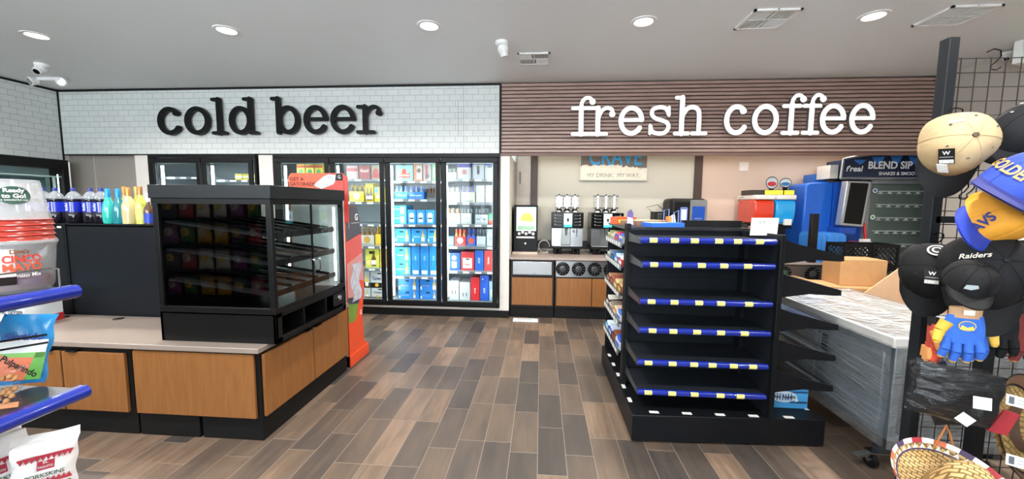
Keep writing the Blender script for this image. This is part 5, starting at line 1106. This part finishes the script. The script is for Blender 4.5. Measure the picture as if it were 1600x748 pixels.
MB().prism([(-.07, 0), (.09, .0), (.12, .05), (.08, .12), (-.02, .10), (-.07, .14)], 'y', 0, .10, GN).build('carton', t); MB().prism([(-.06, .05), (.02, .045), (-.01, .095), (-.055, .11)], 'y', -.002, 0, M('#7a8a72')).text('GREEN', (.02, -.002, .025), .02, M('#1c6a20', noise=0), fit=.07).build('print', t)
m = MB().box(0, .12, 0, .16, 0, .10, M('#b08658', .6, noise=.1)).text('FRAGILE', (.06, -.001, .05), .02, M('#5a4028', noise=0), fit=.08)
item(m, 'small_carton', 'small brown carton on the third right-hand shelf of the black shelving', 'carton', (1.62, 2.95, .797), .1)
item(MB().box(0, .10, 0, .12, 0, .09, M('#9c754c', .6, noise=.1)), 'small_carton', 'small brown carton on the fourth right-hand shelf of the black shelving', 'carton', (1.63, 2.95, .597), .2)

# ---------------------------------------------------------------- shrink-wrapped steel worktop fridge
t = thing('wrapped_steel_unit', 'long stainless worktop fridge wrapped in clear stretch film, on casters', 'kitchen unit', (1.99, 2.26, 0))
w, d = .70, 1.22
MB().box(.02, w, .0, d, .19, .75, M('#7c868e', .4, .5, stretch=(1, 1, 20))).build('body', t, bevel=.006)
MB().box(-.02, w+.04, -.03, d+.08, .75, .81, M('#dcdad6', .35, .1, noise=.03)).build('worktop', t, bevel=.006)
for y0_, y1_ in ((.05, .56), (.60, 1.12)):
    dd = MB().box(.0, .02, y0_, y1_, .23, .70, M('#8f99a1', .4, .5, stretch=(1, 1, 20))).build('door', t, bevel=.004)
    MB().box(-.02, .0, y1_-.08, y1_-.05, .50, .66, BLK).build('handle', dd)
MB().box(.06, w-.05, -.004, 0, .24, .70, M('#565c62', .4, .5)).build('end_panel', t)
for x in (.04, w-.06):
    for y in (.05, d-.08):
        l = MB().box(x-.03, x+.03, y-.03, y+.03, .10, .19, M('#5c5f62', .3, .8)).build('leg', t)
        MB().cyl((x-.07, y, .045), (x-.045, y, .045), .045, .045, BLK, 18).cyl((x-.075, y, .045), (x-.04, y, .045), .015, .015, CHROME, 10).box(x-.08, x+.02, y-.03, y+.03, .09, .102, CHROME).prism([(x-.14, .06), (x-.08, .075), (x-.08, .09), (x-.15, .07)], 'y', y-.02, y+.02, STEELD).build('caster', l)
rr = random.Random(9)
def film(pu, ps, amp):
    def f(u, v):
        p = pu(u, v); n = ps
        a = amp*(math.sin(u*17+v*9)+math.sin(u*31-v*23)*.6+math.sin(v*41+u*5)*.4)*.4
        return (p[0]+n[0]*(a+amp), p[1]+n[1]*(a+amp), p[2]+n[2]*(a+amp))
    return f
m = MB()
m.grid(film(lambda u, v: (-.025, -.035+(d+.12)*u, .17+.60*v), (-1, 0, 0), .008), 60, 30, WRAP)
m.grid(film(lambda u, v: (-.025+(w+.07)*u, -.038, .17+.60*v), (0, -1, 0), .008), 40, 30, WRAP)
m.grid(film(lambda u, v: (-.025+(w+.07)*u, -.035+(d+.12)*v, .812), (0, 0, 1), .006), 40, 50, WRAP)
m.build('stretch_film', t)
m = MB()
for k in range(14):
    za = rr.uniform(.25, .75); zb_ = min(.8, max(.2, za+rr.uniform(-.05, .25))); m.tube([(-.036, .0, za), (-.04, d*.5, (za+zb_)/2-.01), (-.036, d+.05, zb_)], .0009, M('#a9b2b8', .25), 4)
m.build('film_strand', t)

# ---------------------------------------------------------------- pile behind: milk crates, cartons, cardboard
def crate(x, y, z, rz, lab):
    t = thing('milk_crate', lab, 'crate', (x, y, z), rz, 'black milk crates'); s_, h = .138, .27; CR = M('#121213', .5)
    m = MB()
    for a in (-1, 1):
        m.box(-s_, s_, a*s_-.006, a*s_+.006, h-.04, h, CR).box(-s_, s_, a*s_-.006, a*s_+.006, 0, .03, CR).box(a*s_-.006, a*s_+.006, -s_, s_, h-.04, h, CR).box(a*s_-.006, a*s_+.006, -s_, s_, 0, .03, CR)
        for b in (-1, 1): m.box(a*s_-.012, a*s_+.012, b*s_-.012, b*s_+.012, 0, h, CR)
        for k in range(-4, 8):
            x0 = -s_+k*.055
            for dx in (.2, -.2):
                p, q = x0, x0+dx*1.0
                za, zb_ = .03, h-.04
                # clip diagonals to the panel
                def cl(p, q, za, zb_):
                    if p == q: return None
                    if p > q: p, q, za, zb_ = q, p, zb_, za
                    if q < -s_ or p > s_: return None
                    if p < -s_: za += (zb_-za)*(-s_-p)/(q-p); p = -s_
                    if q > s_: zb_ = za+(zb_-za)*(s_-p)/(q-p); q = s_
                    return p, q, za, zb_
                c = cl(p, q, za, zb_)
                if not c: continue
                p, q, za, zb_ = c
                m.tube([(p, a*s_, za), (q, a*s_, zb_)], .0055, CR, 5); m.tube([(a*s_, p, za), (a*s_, q, zb_)], .0055, CR, 5)
    m.build('basket', t)
    MB().box(-s_, s_, -s_, s_, .0, .012, CR).build('crate_floor', t)
crate(3.700, 4.90, 0.837, 0.02, 'black milk crate, topmost of the left stack behind the cartons')
crate(3.700, 4.90, 0.563, -0.02, 'black milk crate, second from the top of the left stack behind the cartons')
crate(3.700, 4.90, 0.289, 0.01, 'black milk crate, third from the top of the left stack behind the cartons')
crate(3.700, 4.90, 0.015, 0.00, 'black milk crate, lowest of the left stack behind the cartons')
crate(4.005, 4.90, 0.837, 0.02, 'black milk crate, topmost of the right stack behind the cartons')
crate(4.005, 4.90, 0.563, -0.02, 'black milk crate, second from the top of the right stack behind the cartons')
crate(4.005, 4.90, 0.289, 0.01, 'black milk crate, third from the top of the right stack behind the cartons')
crate(4.005, 4.90, 0.015, 0.00, 'black milk crate, lowest of the right stack behind the cartons')
CB = M('#b58a5c', .7, noise=.07); CB2 = M('#a67a4c', .7, noise=.07); CB3 = M('#c9a280', .7, noise=.04)
def cbox(x, y, z, w, d, h, rz, lab, mt=CB, flap=False):
    t = thing('cardboard_box', lab, 'cardboard box', (x, y, z), rz)
    MB().box(-w/2, w/2, -d/2, d/2, 0, h, mt).build('carton', t, bevel=.003)
    MB().box(-w/2+.0, w/2, -.012, .012, h, h+.001, M('#c9ab80', .4)).build('tape', t)
    if flap: MB().prism([(-w/2, 0), (w/2, 0), (w/2+.04, .14), (-w/2-.03, .16)], 'y', -d/2-.008, -d/2-.004, mt).build('flap', t, (0, 0, h-.15))
cbox(3.02, 4.1, 0, .62, .40, .755, -.10, 'large lower brown carton standing behind the wrapped unit', CB, True)
cbox(3.20, 4.15, .757, .40, .30, .26, -.12, 'upper brown carton lying on the large one')
cbox(3.62, 4.1, 0, .30, .4, .80, -.1, 'darker brown carton right of the large lower one', CB2)
t = thing('cardboard_sheet', 'big sloping tan cardboard panel leaning behind the wrapped unit', 'cardboard panel', (3.0, 3.74, 0), 0)
MB().prism([(-.05, .02), (-.05, .66), (.0, .715), (.43, 1.075), (.55, 1.09), (1.5, 1.02), (1.5, .02)], 'y', 0, .012, CB3).build('panel', t)
t.rotation_euler = (-.04, 0, -.02)
cbox(2.95, 4.72, .0, .3, .3, .70, 0, 'plain carton under the nook counter edge behind the pile', CB2)
# ---------------------------------------------------------------- wire grid stand with caps, gloves and hats at the right
GY = 1.60
t = thing('grid_display_stand', 'tall black post and wire grid display stand at the right edge', 'display stand', (1.50, GY, 0))
PO = M('#1c1f23', .45, .2)
MB().box(-.018, .018, -.02, .02, 0, 2.155, PO).build('post', t, bevel=.003)
MB().box(.075+.055, .165, -.11, -.07, .0, 1.47, PO).build('post', t, bevel=.003)
MB().tube([(.147, -.09, 1.45), (.215, -.13, 1.56), (.33, -.2, 1.80), (.46, -.25, 2.2)], .017, PO, 4).build('brace', t)
MB().box(0, .16, -.02, 0, 1.475, 1.50, PO).box(-.01, 1.0, -.02, .02, .0, .08, PO).build('crossbar', t)
m = MB(); WR = M('#1a1614', .5, .4); P_ = .0512
for k in range(43): m.tube([(.0, .0, 2.083-k*P_), (1.3, 0, 2.083-k*P_)], .0018, WR, 5)
for k in range(1, 26): m.tube([(.0+k*P_-.008, -.003, -.05+.05), (.0+k*P_-.008, -.003, 2.085)], .0018, WR, 5)
m.build('wire_grid', t)
def hook(px, py, Y, lab, s=1):
    p = at(px, py, Y=Y); m = MB()
    m.tube([(-.02*s, 0, .018*s), (-.006*s, -.004, .026*s), (.012*s, -.004, .022*s), (.018*s, 0, .008*s), (.008*s, 0, -.006*s), (-.006*s, 0, -.018*s), (-.004*s, 0, -.028*s), (.010*s, 0, -.030*s), (.02*s, 0, -.022*s)], .0022, BLKG, 6)
    return tag(m.build('wire_hook', None, p), lab, 'hook', 'hooks on the grid')
hook(1553, 92, 1.58, 'empty S-shaped hook near the top of the wire grid', 1.3)
hook(1503, 296, 1.56, 'small hook hanging below the tan cap on the grid', 1.2); hook(1514, 296, 1.57, 'small hook right beside another below the tan cap', 1.0)
hook(1466, 374, 1.56, 'hook above the black cap left of the second post', 1.0)
def frame_axes(o, T_, B_):
    z = Vector(T_).normalized(); y = -Vector(B_).normalized(); y = (y-z*y.dot(z)).normalized(); x = y.cross(z)
    l = o.location.copy(); o.rotation_mode = 'QUATERNION'; o.rotation_quaternion = Matrix((x, y, z)).transposed().to_quaternion(); o.location = l
def cap(px, py, Y, T_, B_, crown, brim, lab, btn='#1a1a1a', text=None, tcol='#ffffff', size=1.0, tag_=None, holes=True, under=None, front=None):
    p = at(px, py, Y=Y); t = thing('baseball_cap', lab, 'cap', p); R = .092*size; Hh = .115*size
    cm = M(crown, .75, noise=.05, scale=60, bump=.3); bm_ = M(brim, .7, noise=.05, scale=60, bump=.2)
    def cr(u, v):
        a = 2*PI*u; e = PI/2*v; dent = 1+.035*math.sin(a*3+.6)*math.cos(e)+.02*math.sin(a*5+2)
        ridge = 1-.012*(abs(math.sin(a*3))**.25 < .5)
        r = R*math.cos(e)**.75*dent*ridge
        return (r*math.cos(a), r*1.12*math.sin(a), Hh*math.sin(e)**.9-.0)
    m = MB().grid(lambda u, v: cr(u, min(v, .9995)), 48, 14, cm); o = m.build('crown', t); 
    m = MB(); rid = M(crown, .8, noise=.12)
    for k in range(6):
        a0 = k/6+.0; m.tube([Vector(cr(a0, q/12*.97))*1.004 for q in range(13)], .0012, rid, 5)
    m.build('seam', t)
    MB().lathe((0, 0, Hh), [(0, .006), (.007, .004), (.009, -.003)], M(btn, .5), 12).build('button', t)
    if holes:
        for k in range(6):
            m = MB(); c = Vector(cr(k/6+1/12, .62)); m.add([c*1.012+Vector((.0035*math.cos(q*PI/4)*1, .0035*math.sin(q*PI/4), .002*math.cos(q*PI/4))) for q in range(8)], [tuple(range(8))], M(btn, .6))
            m.build('eyelet', t)
    def br(u, v, off=0):
        a = -PI/2+(u-.5)*2.15; ex = .075*size*v*math.cos((u-.5)*2.6)**.8 if abs(u-.5) < .5 else 0
        r = R*1.0; x = r*math.cos(a)*(1-.04*v); y = r*1.12*math.sin(a)-ex
        z = -.012*v*size-.10*abs(x)**1.0*abs(x)/R*1.0*v+off
        return (x, y, z+.002)
    m = MB().grid(lambda u, v: br(u, v), 24, 6, bm_).grid(lambda u, v: br(u, v, -.004), 24, 6, M(under or brim, .7)); m.build('brim', t)
    if text:
        vs, fs = fontmesh(text, .03); sz = .036*size; out = []
        for q in vs:
            a = -PI/2+q.x*sz/R*.82; z = .045*size+q.y*sz; e = math.asin(min(.98, (z/Hh)))
            r = R*math.cos(e)**.75*1.06; out.append((r*math.cos(a), r*1.12*math.sin(a)*1.01, z))
        MB().add(out, fs, M(tcol, .5, noise=0)).build('embroidery', t)
    frame_axes(t, T_, B_); return t
def wm(t): return Matrix.LocRotScale(t.location, t.rotation_quaternion if t.rotation_mode == 'QUATERNION' else t.rotation_euler, t.scale)
def attach(o, t): o.parent = t; o.matrix_parent_inverse = wm(t).inverted(); return o
def swing(par, px, py, Y, lab, name='hang_tag', col='#1c1a1a', w=.032, h=.045, tx='W', rot=0):
    p = at(px, py, Y=Y); m = MB().box(-w/2, w/2, -.0008, .0008, -h/2, h/2, M(col, .5))
    if col == '#1c1a1a':
        m.text(tx, (0, -.001, h*.2), .014, WHT, bold=.03).box(-w*.42, w*.42, -.0011, -.0008, -h*.10, -h*.02, M('#8a8a8a')).box(-w*.45, w*.45, -.0011, -.0008, -h*.46, -h*.2, M('#c9c8c4', noise=.3, scale=300))
    else:
        for k in range(5): m.box(-w*.4, w*.2+.1*w*(k % 3), -.0011, -.0008, h*.3-k*h*.15, h*.33-k*h*.15, M('#a2a2a2'))
    m.tube([(0, 0, h/2), (.002, .004, h/2+.012)], .0005, BLK, 4)
    o = m.build(name, None, p); o.rotation_euler = (0, rot, -.5); return attach(tag(o, lab), par)
from mathutils.bvhtree import BVHTree
def surf(t, px, py, name='crown'):
    # where the line of sight through a photo point meets the cap's crown: point and outward normal
    o = [c for c in t.children if c.name.split('.')[0] == name][0]; W_ = wm(t)
    bv = BVHTree.FromPolygons([W_ @ v.co for v in o.data.vertices], [tuple(p.vertices) for p in o.data.polygons])
    d = (FW*FPX+RT*(px-800)-UP*(py-374)).normalized(); loc, n, _, _ = bv.ray_cast(V(0, 0, CAMZ), d)
    if loc is None: loc = at(px, py, Y=t.location.y-.08); n = -d
    if n.dot(d) > 0: n = -n
    return loc, n
def onto(m, name, t, px, py, lab, off=.003, rot=0, part='crown'):
    loc, n = surf(t, px, py, part); y = -n; x = y.cross(V(0, 0, 1)).normalized()
    z = x.cross(y).normalized(); o = m.build(name, None); R_ = Matrix((x, y, z)).transposed() @ Matrix.Rotation(rot, 3, 'Y')
    o.location = loc+n*off; o.rotation_mode = 'QUATERNION'; o.rotation_quaternion = R_.to_quaternion()
    attach(o, t)
    if lab: o['label'] = lab
    return o
def tagm(w=.036, h=.05, tx='W'):
    m = MB().box(-w/2, w/2, -.0008, .0008, -h/2, h/2, M('#1c1a1a', .5)).text(tx, (0, -.001, h*.22), .016, WHT, bold=.03)
    m.box(-w*.42, w*.42, -.0011, -.0008, -h*.08, -h*.02, M('#8a8a8a')); return m.box(-w*.45, w*.45, -.0011, -.0008, -h*.46, -h*.22, M('#c9c8c4', noise=.3, scale=300))
c1 = cap(1488, 226, 1.40, (-.33, -.90, .12), (-.1, .05, -1), '#b39a72', '#191a1c', 'tan baseball cap with a dark brim hanging highest on the grid', '#4a3a2a', size=.98)
onto(tagm(), 'hang_tag', c1, 1480, 243, 'black hang tag with a white mark', .006, .05)
onto(MB().box(-.013, .013, -.0006, .0006, -.016, .016, M('#d9d8d4', noise=.2, scale=200)), 'barcode_tag', c1, 1479, 257, 'small white barcode tag', .02, .2)
onto(MB().box(-.016, .016, -.0006, .0006, -.004, .004, M('#e4dcd0')).box(-.014, -.004, -.0010, -.0006, -.003, .003, M('#c85a3a')), 'sticker', c1, 1494, 190, 'white sticker with an orange mark', .002, -.15)
hook(1493, 184, 1.40, 'dark hook holding up the tan cap', 1.2)
c2 = cap(1592, 303, 1.22, (.35, -.55, .80), (-.95, -.30, -.30), '#24409e', '#262c6e', 'royal blue cap with a dark purple-blue brim at the right edge', '#d8c9a0', 'GOLDEN STATE', '#b98f52', size=1.08)
c3 = cap(1542, 342, 1.29, (.30, -.75, .42), (-.85, -.15, -.55), '#d08f26', '#22389a', 'gold baseball cap with a blue brim below the royal blue one', '#8a5a2a', size=.9)
onto(MB().text('CAVS', (0, 0, 0), .034, M('#2a2a68', .5, noise=0), bold=.04, shear=.2), 'embroidery', c3, 1532, 352, 'dark blue embroidered lettering', .004, -.9)
c4 = cap(1455, 422, 1.46, (-.55, -.80, .25), (.0, .1, -1), '#141416', '#121213', 'black cap with a round white emblem hanging left of the second post', '#141416', size=.95)
m = MB().disc((0, 0, 0), .024, M('#c9c9c6'), off=.0).disc((0, 0, 0), .019, M('#17181a'), off=.001).disc((0, 0, 0), .013, M('#b5b5b2'), off=.002).disc((0, 0, 0), .008, M('#17181a'), off=.003)
onto(m, 'round_patch', c4, 1464, 392, 'round white ring patch', .004)
onto(tagm(), 'hang_tag', c4, 1456, 432, 'black hang tag with a white W', .006)
c5 = cap(1535, 425, 1.30, (-.40, -.80, .40), (-.15, -.3, -1), '#151517', '#101012', 'large black baseball cap hanging under the gold cap', '#131315', None, size=1.12)
onto(MB().text('Raiders', (0, 0, 0), .022, M('#c9c3b4', .5, noise=0), bold=.02, shear=.3), 'embroidery', c5, 1525, 400, 'pale script lettering', .004, -.25)
c6 = cap(1583, 425, 1.45, (-.1, -.9, .3), (-.1, -.3, -1), '#17171a', '#121214', 'black cap further back, right of the large black cap', '#151517', size=1.0)
c7 = cap(1512, 443, 1.20, (-.1, -.5, .85), (-.5, -.8, -.3), '#121214', '#0f0f11', 'black cap with a metallic badge below the large black cap', '#111111', size=.6)
onto(MB().prism([(-.014, -.006), (.0, -.009), (.014, -.002), (.012, .006), (-.009, .005)], 'y', -.002, 0, M('#b9c6cc', .25, .6)), 'metal_badge', c7, 1518, 448, 'silvery badge', .002)
c8 = cap(1596, 215, 1.42, (-.2, -.6, .75), (-.8, -.4, -.4), '#17181c', '#15161a', 'black cap half hidden behind the slanted bar at the right edge', '#e4e4e4', size=.95)
c9 = cap(1606, 385, 1.43, (-.1, -.9, .3), (-.2, -.3, -1), '#1c2420', '#1a1d1c', 'dark cap with a white flame patch at the far right edge', '#1c1c1c', size=.9)
onto(MB().prism([(-.03, 0), (-.01, .012), (0, .002), (.015, .02), (.03, .004), (.03, -.008), (.005, -.012), (-.015, -.006)], 'y', -.001, 0, M('#dfe6dc')), 'flame_patch', c9, 1590, 370, 'white flame shaped patch', .004)
# gloves
def glove(px, py, Y, rz, back, palm, lab, s=1.0, badge=None, cuff=None, ry=0, flip=1):
    p = at(px, py, Y=Y); t = thing('work_glove', lab, 'glove', p, rz, 'work gloves hanging on the grid'); t.rotation_euler.y = ry; t.scale = (flip, 1, 1)
    bm_ = M(back, .85, noise=.06, scale=80, bump=.4); pm = M(palm, .8, noise=.08, scale=50, bump=.3); s *= 1
    def palmf(u, v): # flattened tube, v from wrist to knuckles
        a = 2*PI*u; w = (.042+.014*math.sin(PI*min(1, v*.62+.1)))*s; d = .014*s
        return (w*math.cos(a), d*math.sin(a)-.0, -.10*s*v)
    MB().grid(palmf, 24, 8, bm_).build('back', t)
    m = MB().grid(lambda u, v: (palmf(.5+u*.5, v)[0]*1.01, abs(palmf(.25+u*.5, v)[1])*1.0+.004, palmf(u, v)[2]), 4, 4, pm)
    if cuff: MB().grid(lambda u, v: (.043*s*math.cos(2*PI*u), .0155*s*math.sin(2*PI*u), .038*s*v-.008), 24, 3, M(cuff, .7)).box(-.012, .012, -.0175, -.0165, .004, .018, WHT).build('cuff', t)
    F = [(-.038, .052, -.22), (-.013, .066, -.07), (.013, .062, .07), (.038, .050, .22)]
    for k, (x, L_e, sp_) in enumerate(F):
        x *= s; L_e *= s
        pts = [(x, 0, -.085*s), (x+sp_*.02*s, -.002, -.10*s), (x+sp_*L_e*.6, -.006, -.10*s-L_e*.5), (x+sp_*L_e, .002, -.10*s-L_e)]
        P = [Vector(q) for q in pts]
        f = MB()
        for i in range(3): f.cyl(P[i], P[i+1], .0135*s, .0135*s*(1 if i < 2 else .85), bm_, 14)
        f.lathe(P[3]+Vector((0, 0, 0)), [(.0115*s, .0), (.008*s, -.008*s), (0, -.011*s)], pm, 12)
        f.cyl(P[1]+Vector((.006, .009, 0)), P[3]+Vector((.006, .008, .004)), .0115*s, .010*s, pm, 12); f.build('finger', t)
    P = [Vector((-.045*s, 0, -.03*s)), Vector((-.062*s, -.004, -.06*s)), Vector((-.070*s, -.008, -.098*s))]
    f = MB(); f.cyl(P[0], P[1], .019*s, .0155*s, pm, 14).cyl(P[1], P[2], .0155*s, .012*s, pm, 14).lathe(P[2], [(.012*s, 0), (.008*s, -.009*s), (0, -.012*s)], pm, 12); f.build('thumb', t)
    if badge == 'round':
        MB().disc((0.0, -.0165*s, -.035*s), .023*s, M('#d8b23a'), r2=.018*s).disc((0, -.0175*s, -.035*s), .02*s, M('#2c62b8'), r2=.0155*s).prism([(-.016, -.042), (.016, -.042), (.012, -.03), (.0, -.035), (-.012, -.028)], 'y', -.0195*s, -.0186*s, M('#e0c050')).build('badge', t)
    if badge == 'shield':
        MB().prism([(-.014, -.02), (.014, -.02), (.014, -.042), (0, -.058), (-.014, -.042)], 'y', -.0165, -.0155, M('#55585c')).prism([(-.011, -.023), (.011, -.023), (.011, -.041), (0, -.054), (-.011, -.041)], 'y', -.0172, -.0165, M('#121214')).prism([(-.005, -.03), (.006, -.028), (.005, -.043), (-.004, -.045)], 'y', -.018, -.0172, M('#8a8d90')).build('badge', t)
    return t
glove(1508, 492, 1.24, -.35, '#2f62bc', '#d9a93c', 'blue glove with a round gold bridge badge hanging in the middle', .86, 'round', '#b08a66')
glove(1521, 492, 1.30, -.15, '#2a59b0', '#e0b04a', 'second blue glove just behind the badged one, its gold fingertips below', .86, None, None, .06, -1)
glove(1561, 486, 1.33, -.35, '#141517', '#1b1c1e', 'black glove with a shield emblem right of the blue pair', .90, 'shield', '#131315')
glove(1458, 505, 1.36, 1.0, '#b0392a', '#c28448', 'red and tan glove hanging edge-on left of the blue gloves', .80, None, '#1a1a1a', .15)
glove(1606, 486, 1.36, -.3, '#6a2420', '#a87840', 'maroon glove with tan palm cut by the right edge', 1.0, None, '#1a1817')
# bagged dark garments
def bagged(px, py, Y, w, h, lab, ry=0, rz=-.3):
    p = at(px, py, Y=Y); t = thing('bagged_garment', lab, 'bagged clothing', p, rz, 'dark garments in clear bags'); t.rotation_euler.y = ry
    DKF = M('#131416', .8, noise=.2, scale=12)
    def f(sg, sc, wr):
        def g(u, v):
            b = .035*sc*(max(0, math.sin(PI*u))**.5)*(max(0, math.sin(PI*v))**.5)
            return ((u-.5)*w*sc+wr*math.sin(v*15+u*4), sg*b+wr*.6*math.sin(u*14+v*9)+wr*.4*math.sin(u*23-v*17), -v*h*(sc*.5+.5)-(1-sc)*h*.4)
        return g
    MB().grid(f(-1, .86, .002), 16, 16, DKF).grid(f(1, .86, .002), 16, 16, DKF).build('garment', t)
    MB().grid(f(-1, 1, .003), 40, 40, POLY).build('plastic_bag', t)
    return t
bag1 = bagged(1508, 572, 1.18, .22, .17, 'dark garment in a shiny clear bag under the blue gloves', .12)
bagged(1447, 560, 1.34, .10, .22, 'narrow dark garment in a crumpled clear bag, left of the larger one', -.35, -.6)
swing(bag1, 1535, 630, 1.10, 'square white tag at the corner of the bagged garment', col='#dcdcda', w=.034, h=.034, rot=-.06)
swing(bag1, 1508, 655, 1.10, 'tilted white tag below the bagged garment', col='#d2d2d0', w=.03, h=.028, rot=.6)
# straw hats
STR = M('#b3915a', .8, noise=.15, scale=30, bump=.5, stretch=(1, 1, 3)); STR2 = M('#9a7a44', .8, noise=.2, scale=30, bump=.6)
def weave(name, a, b, scale=60):
    m = bpy.data.materials.new(name); m.use_nodes = True; nt = m.node_tree; N = nt.nodes.new; L = nt.links.new; bs = nt.nodes['Principled BSDF']; bs.inputs['Roughness'].default_value = .75
    tc = N('ShaderNodeTexCoord'); mp = N('ShaderNodeMapping'); mp.inputs['Rotation'].default_value = (0, 0, .785); L(tc.outputs['Object'], mp.inputs[0])
    br = N('ShaderNodeTexBrick'); br.inputs['Scale'].default_value = scale; br.inputs['Color1'].default_value = lin(a); br.inputs['Color2'].default_value = lin(b); br.inputs['Mortar'].default_value = lin('#6a5028'); br.inputs['Mortar Size'].default_value = .04
    L(mp.outputs[0], br.inputs['Vector']); L(br.outputs['Color'], bs.inputs['Base Color'])
    bp = N('ShaderNodeBump'); bp.inputs['Strength'].default_value = .6; bp.inputs['Distance'].default_value = -.003; L(br.outputs['Fac'], bp.inputs['Height']); L(bp.outputs[0], bs.inputs['Normal'])
    return m
WV1 = weave('straw_weave', '#c4a470', '#b0905a', 22); WV2 = weave('straw_weave_dark', '#a58850', '#8c7040', 16)
def sombrero(px, py, Y, T_, B_, Rb, lab, wv, bandc, kind):
    p = at(px, py, Y=Y); t = thing('straw_hat', lab, 'hat', p)
    MB().lathe((0, 0, 0), [(Rb*.42, .0), (Rb*.40, .05), (Rb*.34, .10), (Rb*.22, .128), (Rb*.08, .135), (0, .135)], wv, 40).build('crown', t)
    prof = [(Rb*.42, .0), (Rb*.6, -.006), (Rb*.85, .004), (Rb*.93, .018)]
    MB().lathe((0, 0, 0), prof, wv, 56).lathe((0, 0, -.003), prof, wv, 56).build('brim', t)
    if kind == 'trim':
        m = MB(); cols = ['#e6e2dc', '#a8333c', '#e6e2dc', '#4a3a5a', '#e6e2dc', '#c96a4a']
        n = 60
        for k in range(n):
            a0, a1 = 2*PI*k/n, 2*PI*(k+1)/n; c = M(cols[(k//2) % 6], .7)
            m.grid(lambda u, v: ((Rb*(.93+.07*v))*math.cos(a0+(a1-a0)*u), (Rb*(.93+.07*v))*math.sin(a0+(a1-a0)*u), .019+.012*v), 1, 2, c)
        m.lathe((0, 0, .0005), [(Rb*.83, .004), (Rb*.855, .006)], M('#3a3050', .7), 56)
        for k in range(40):
            a = 2*PI*k/40; q = M('#d8d4ce', .7)
            m.add([(Rb*.86*math.cos(a), Rb*.86*math.sin(a), .0065), (Rb*.92*math.cos(a+.06), Rb*.92*math.sin(a+.06), .0185), (Rb*.86*math.cos(a+.12), Rb*.86*math.sin(a+.12), .0065)], [(0, 1, 2)], q)
        m.build('brim_trim', t)
    else:
        MB().lathe((0, 0, .001), [(Rb*.80, .004), (Rb*.97, .024), (Rb*1.0, .024)], M('#6a4a34', .7, noise=.1), 56).lathe((0, 0, .0015), [(Rb*.76, .001), (Rb*.80, .004)], M('#1c1512', .7), 56).lathe((0, 0, .0015), [(Rb*.97, .024), (Rb*1.0, .0245)], M('#1c1512', .7), 56).build('brim_trim', t)
    MB().lathe((0, 0, .0), [(Rb*.425, .004), (Rb*.41, .03)], M(bandc, .7), 40).build('hat_band', t)
    frame_axes(t, T_, B_); return t
h1 = sombrero(1488, 770, 1.20, (-.05, -.50, .84), (0, -1, 0), .155, 'large straw hat with a red, white and purple zigzag trim at the bottom edge', WV1, '#8a6a40', 'trim')
h2 = sombrero(1592, 668, 1.33, (.35, -.85, .25), (0, 0, -1), .175, 'straw hat with a wide brown and black brim band hanging at the right edge', WV2, '#4a3424', 'band')
MB().tube([(-.03, .02, -.01), (0, .05, .03), (.03, .02, -.01)], .003, M('#a8652e'), 6)
def child_at(m, name, px, py, Y, lab, cat, rz=0): return tag(m.build(name, None, at(px, py, Y=Y), rz=rz), lab, cat)
m = MB().tube([(-.03, 0, -.05), (-.01, 0, .0), (.0, 0, .03), (.015, 0, 0), (.03, 0, -.05)], .003, M('#a8652e', .7), 6)
child_at(m, 'leather_cord', 1477, 678, 1.3, 'orange-brown leather cord rising behind the trimmed straw hat', 'cord')
# price labels and shelf edge at the lower right
def plabel(px, py, Y, lab, w=.05, h=.026):
    p = at(px, py, Y=Y); m = MB().box(-w/2, w/2, -.001, .001, -h/2, h/2, M('#dfe3e6', .4)).box(-w*.42, -w*.2, -.0016, -.001, -h*.35, h*.35, M('#4a5058')).box(-w*.1, w*.4, -.0016, -.001, h*.1, h*.2, M('#8a9096')).box(-w*.1, w*.3, -.0016, -.001, -h*.2, -h*.1, M('#8a9096'))
    o = m.build('price_label', None, p); o.rotation_euler = (-.3, .2, -.2); return tag(o, lab, 'price label')
plabel(1592, 628, 1.02, 'white price label at the right edge beside the brown-banded hat'); plabel(1592, 722, .985, 'white price label at the lower right corner')
t = thing('corner_rack', 'grey metal shelf end at the lower right corner behind the price labels', 'shelf', (1.105, 1.0, .66), -.1)
MB().box(.0, .3, 0, .1, .055, .07, M('#4b4f52', .4, .4)).box(-.005, .3, -.006, 0, -.16, .07, M('#6a6e72', .4, .4)).build('shelf', t, bevel=.003); MB().box(.02, .3, .0, .1, -.65, -.16, M('#2c2f31', .5)).build('base', t)
t = tag(MB().prism([(-.03, -.03), (.01, -.035), (.03, .03), (.0, .04)], 'y', -.003, .003, M('#8f1f28', .5)).build('red_ticket', None, at(1567, 660, Y=1.15), rz=-.3), 'dark red card tag in front of the brown-banded hat', 'tag')
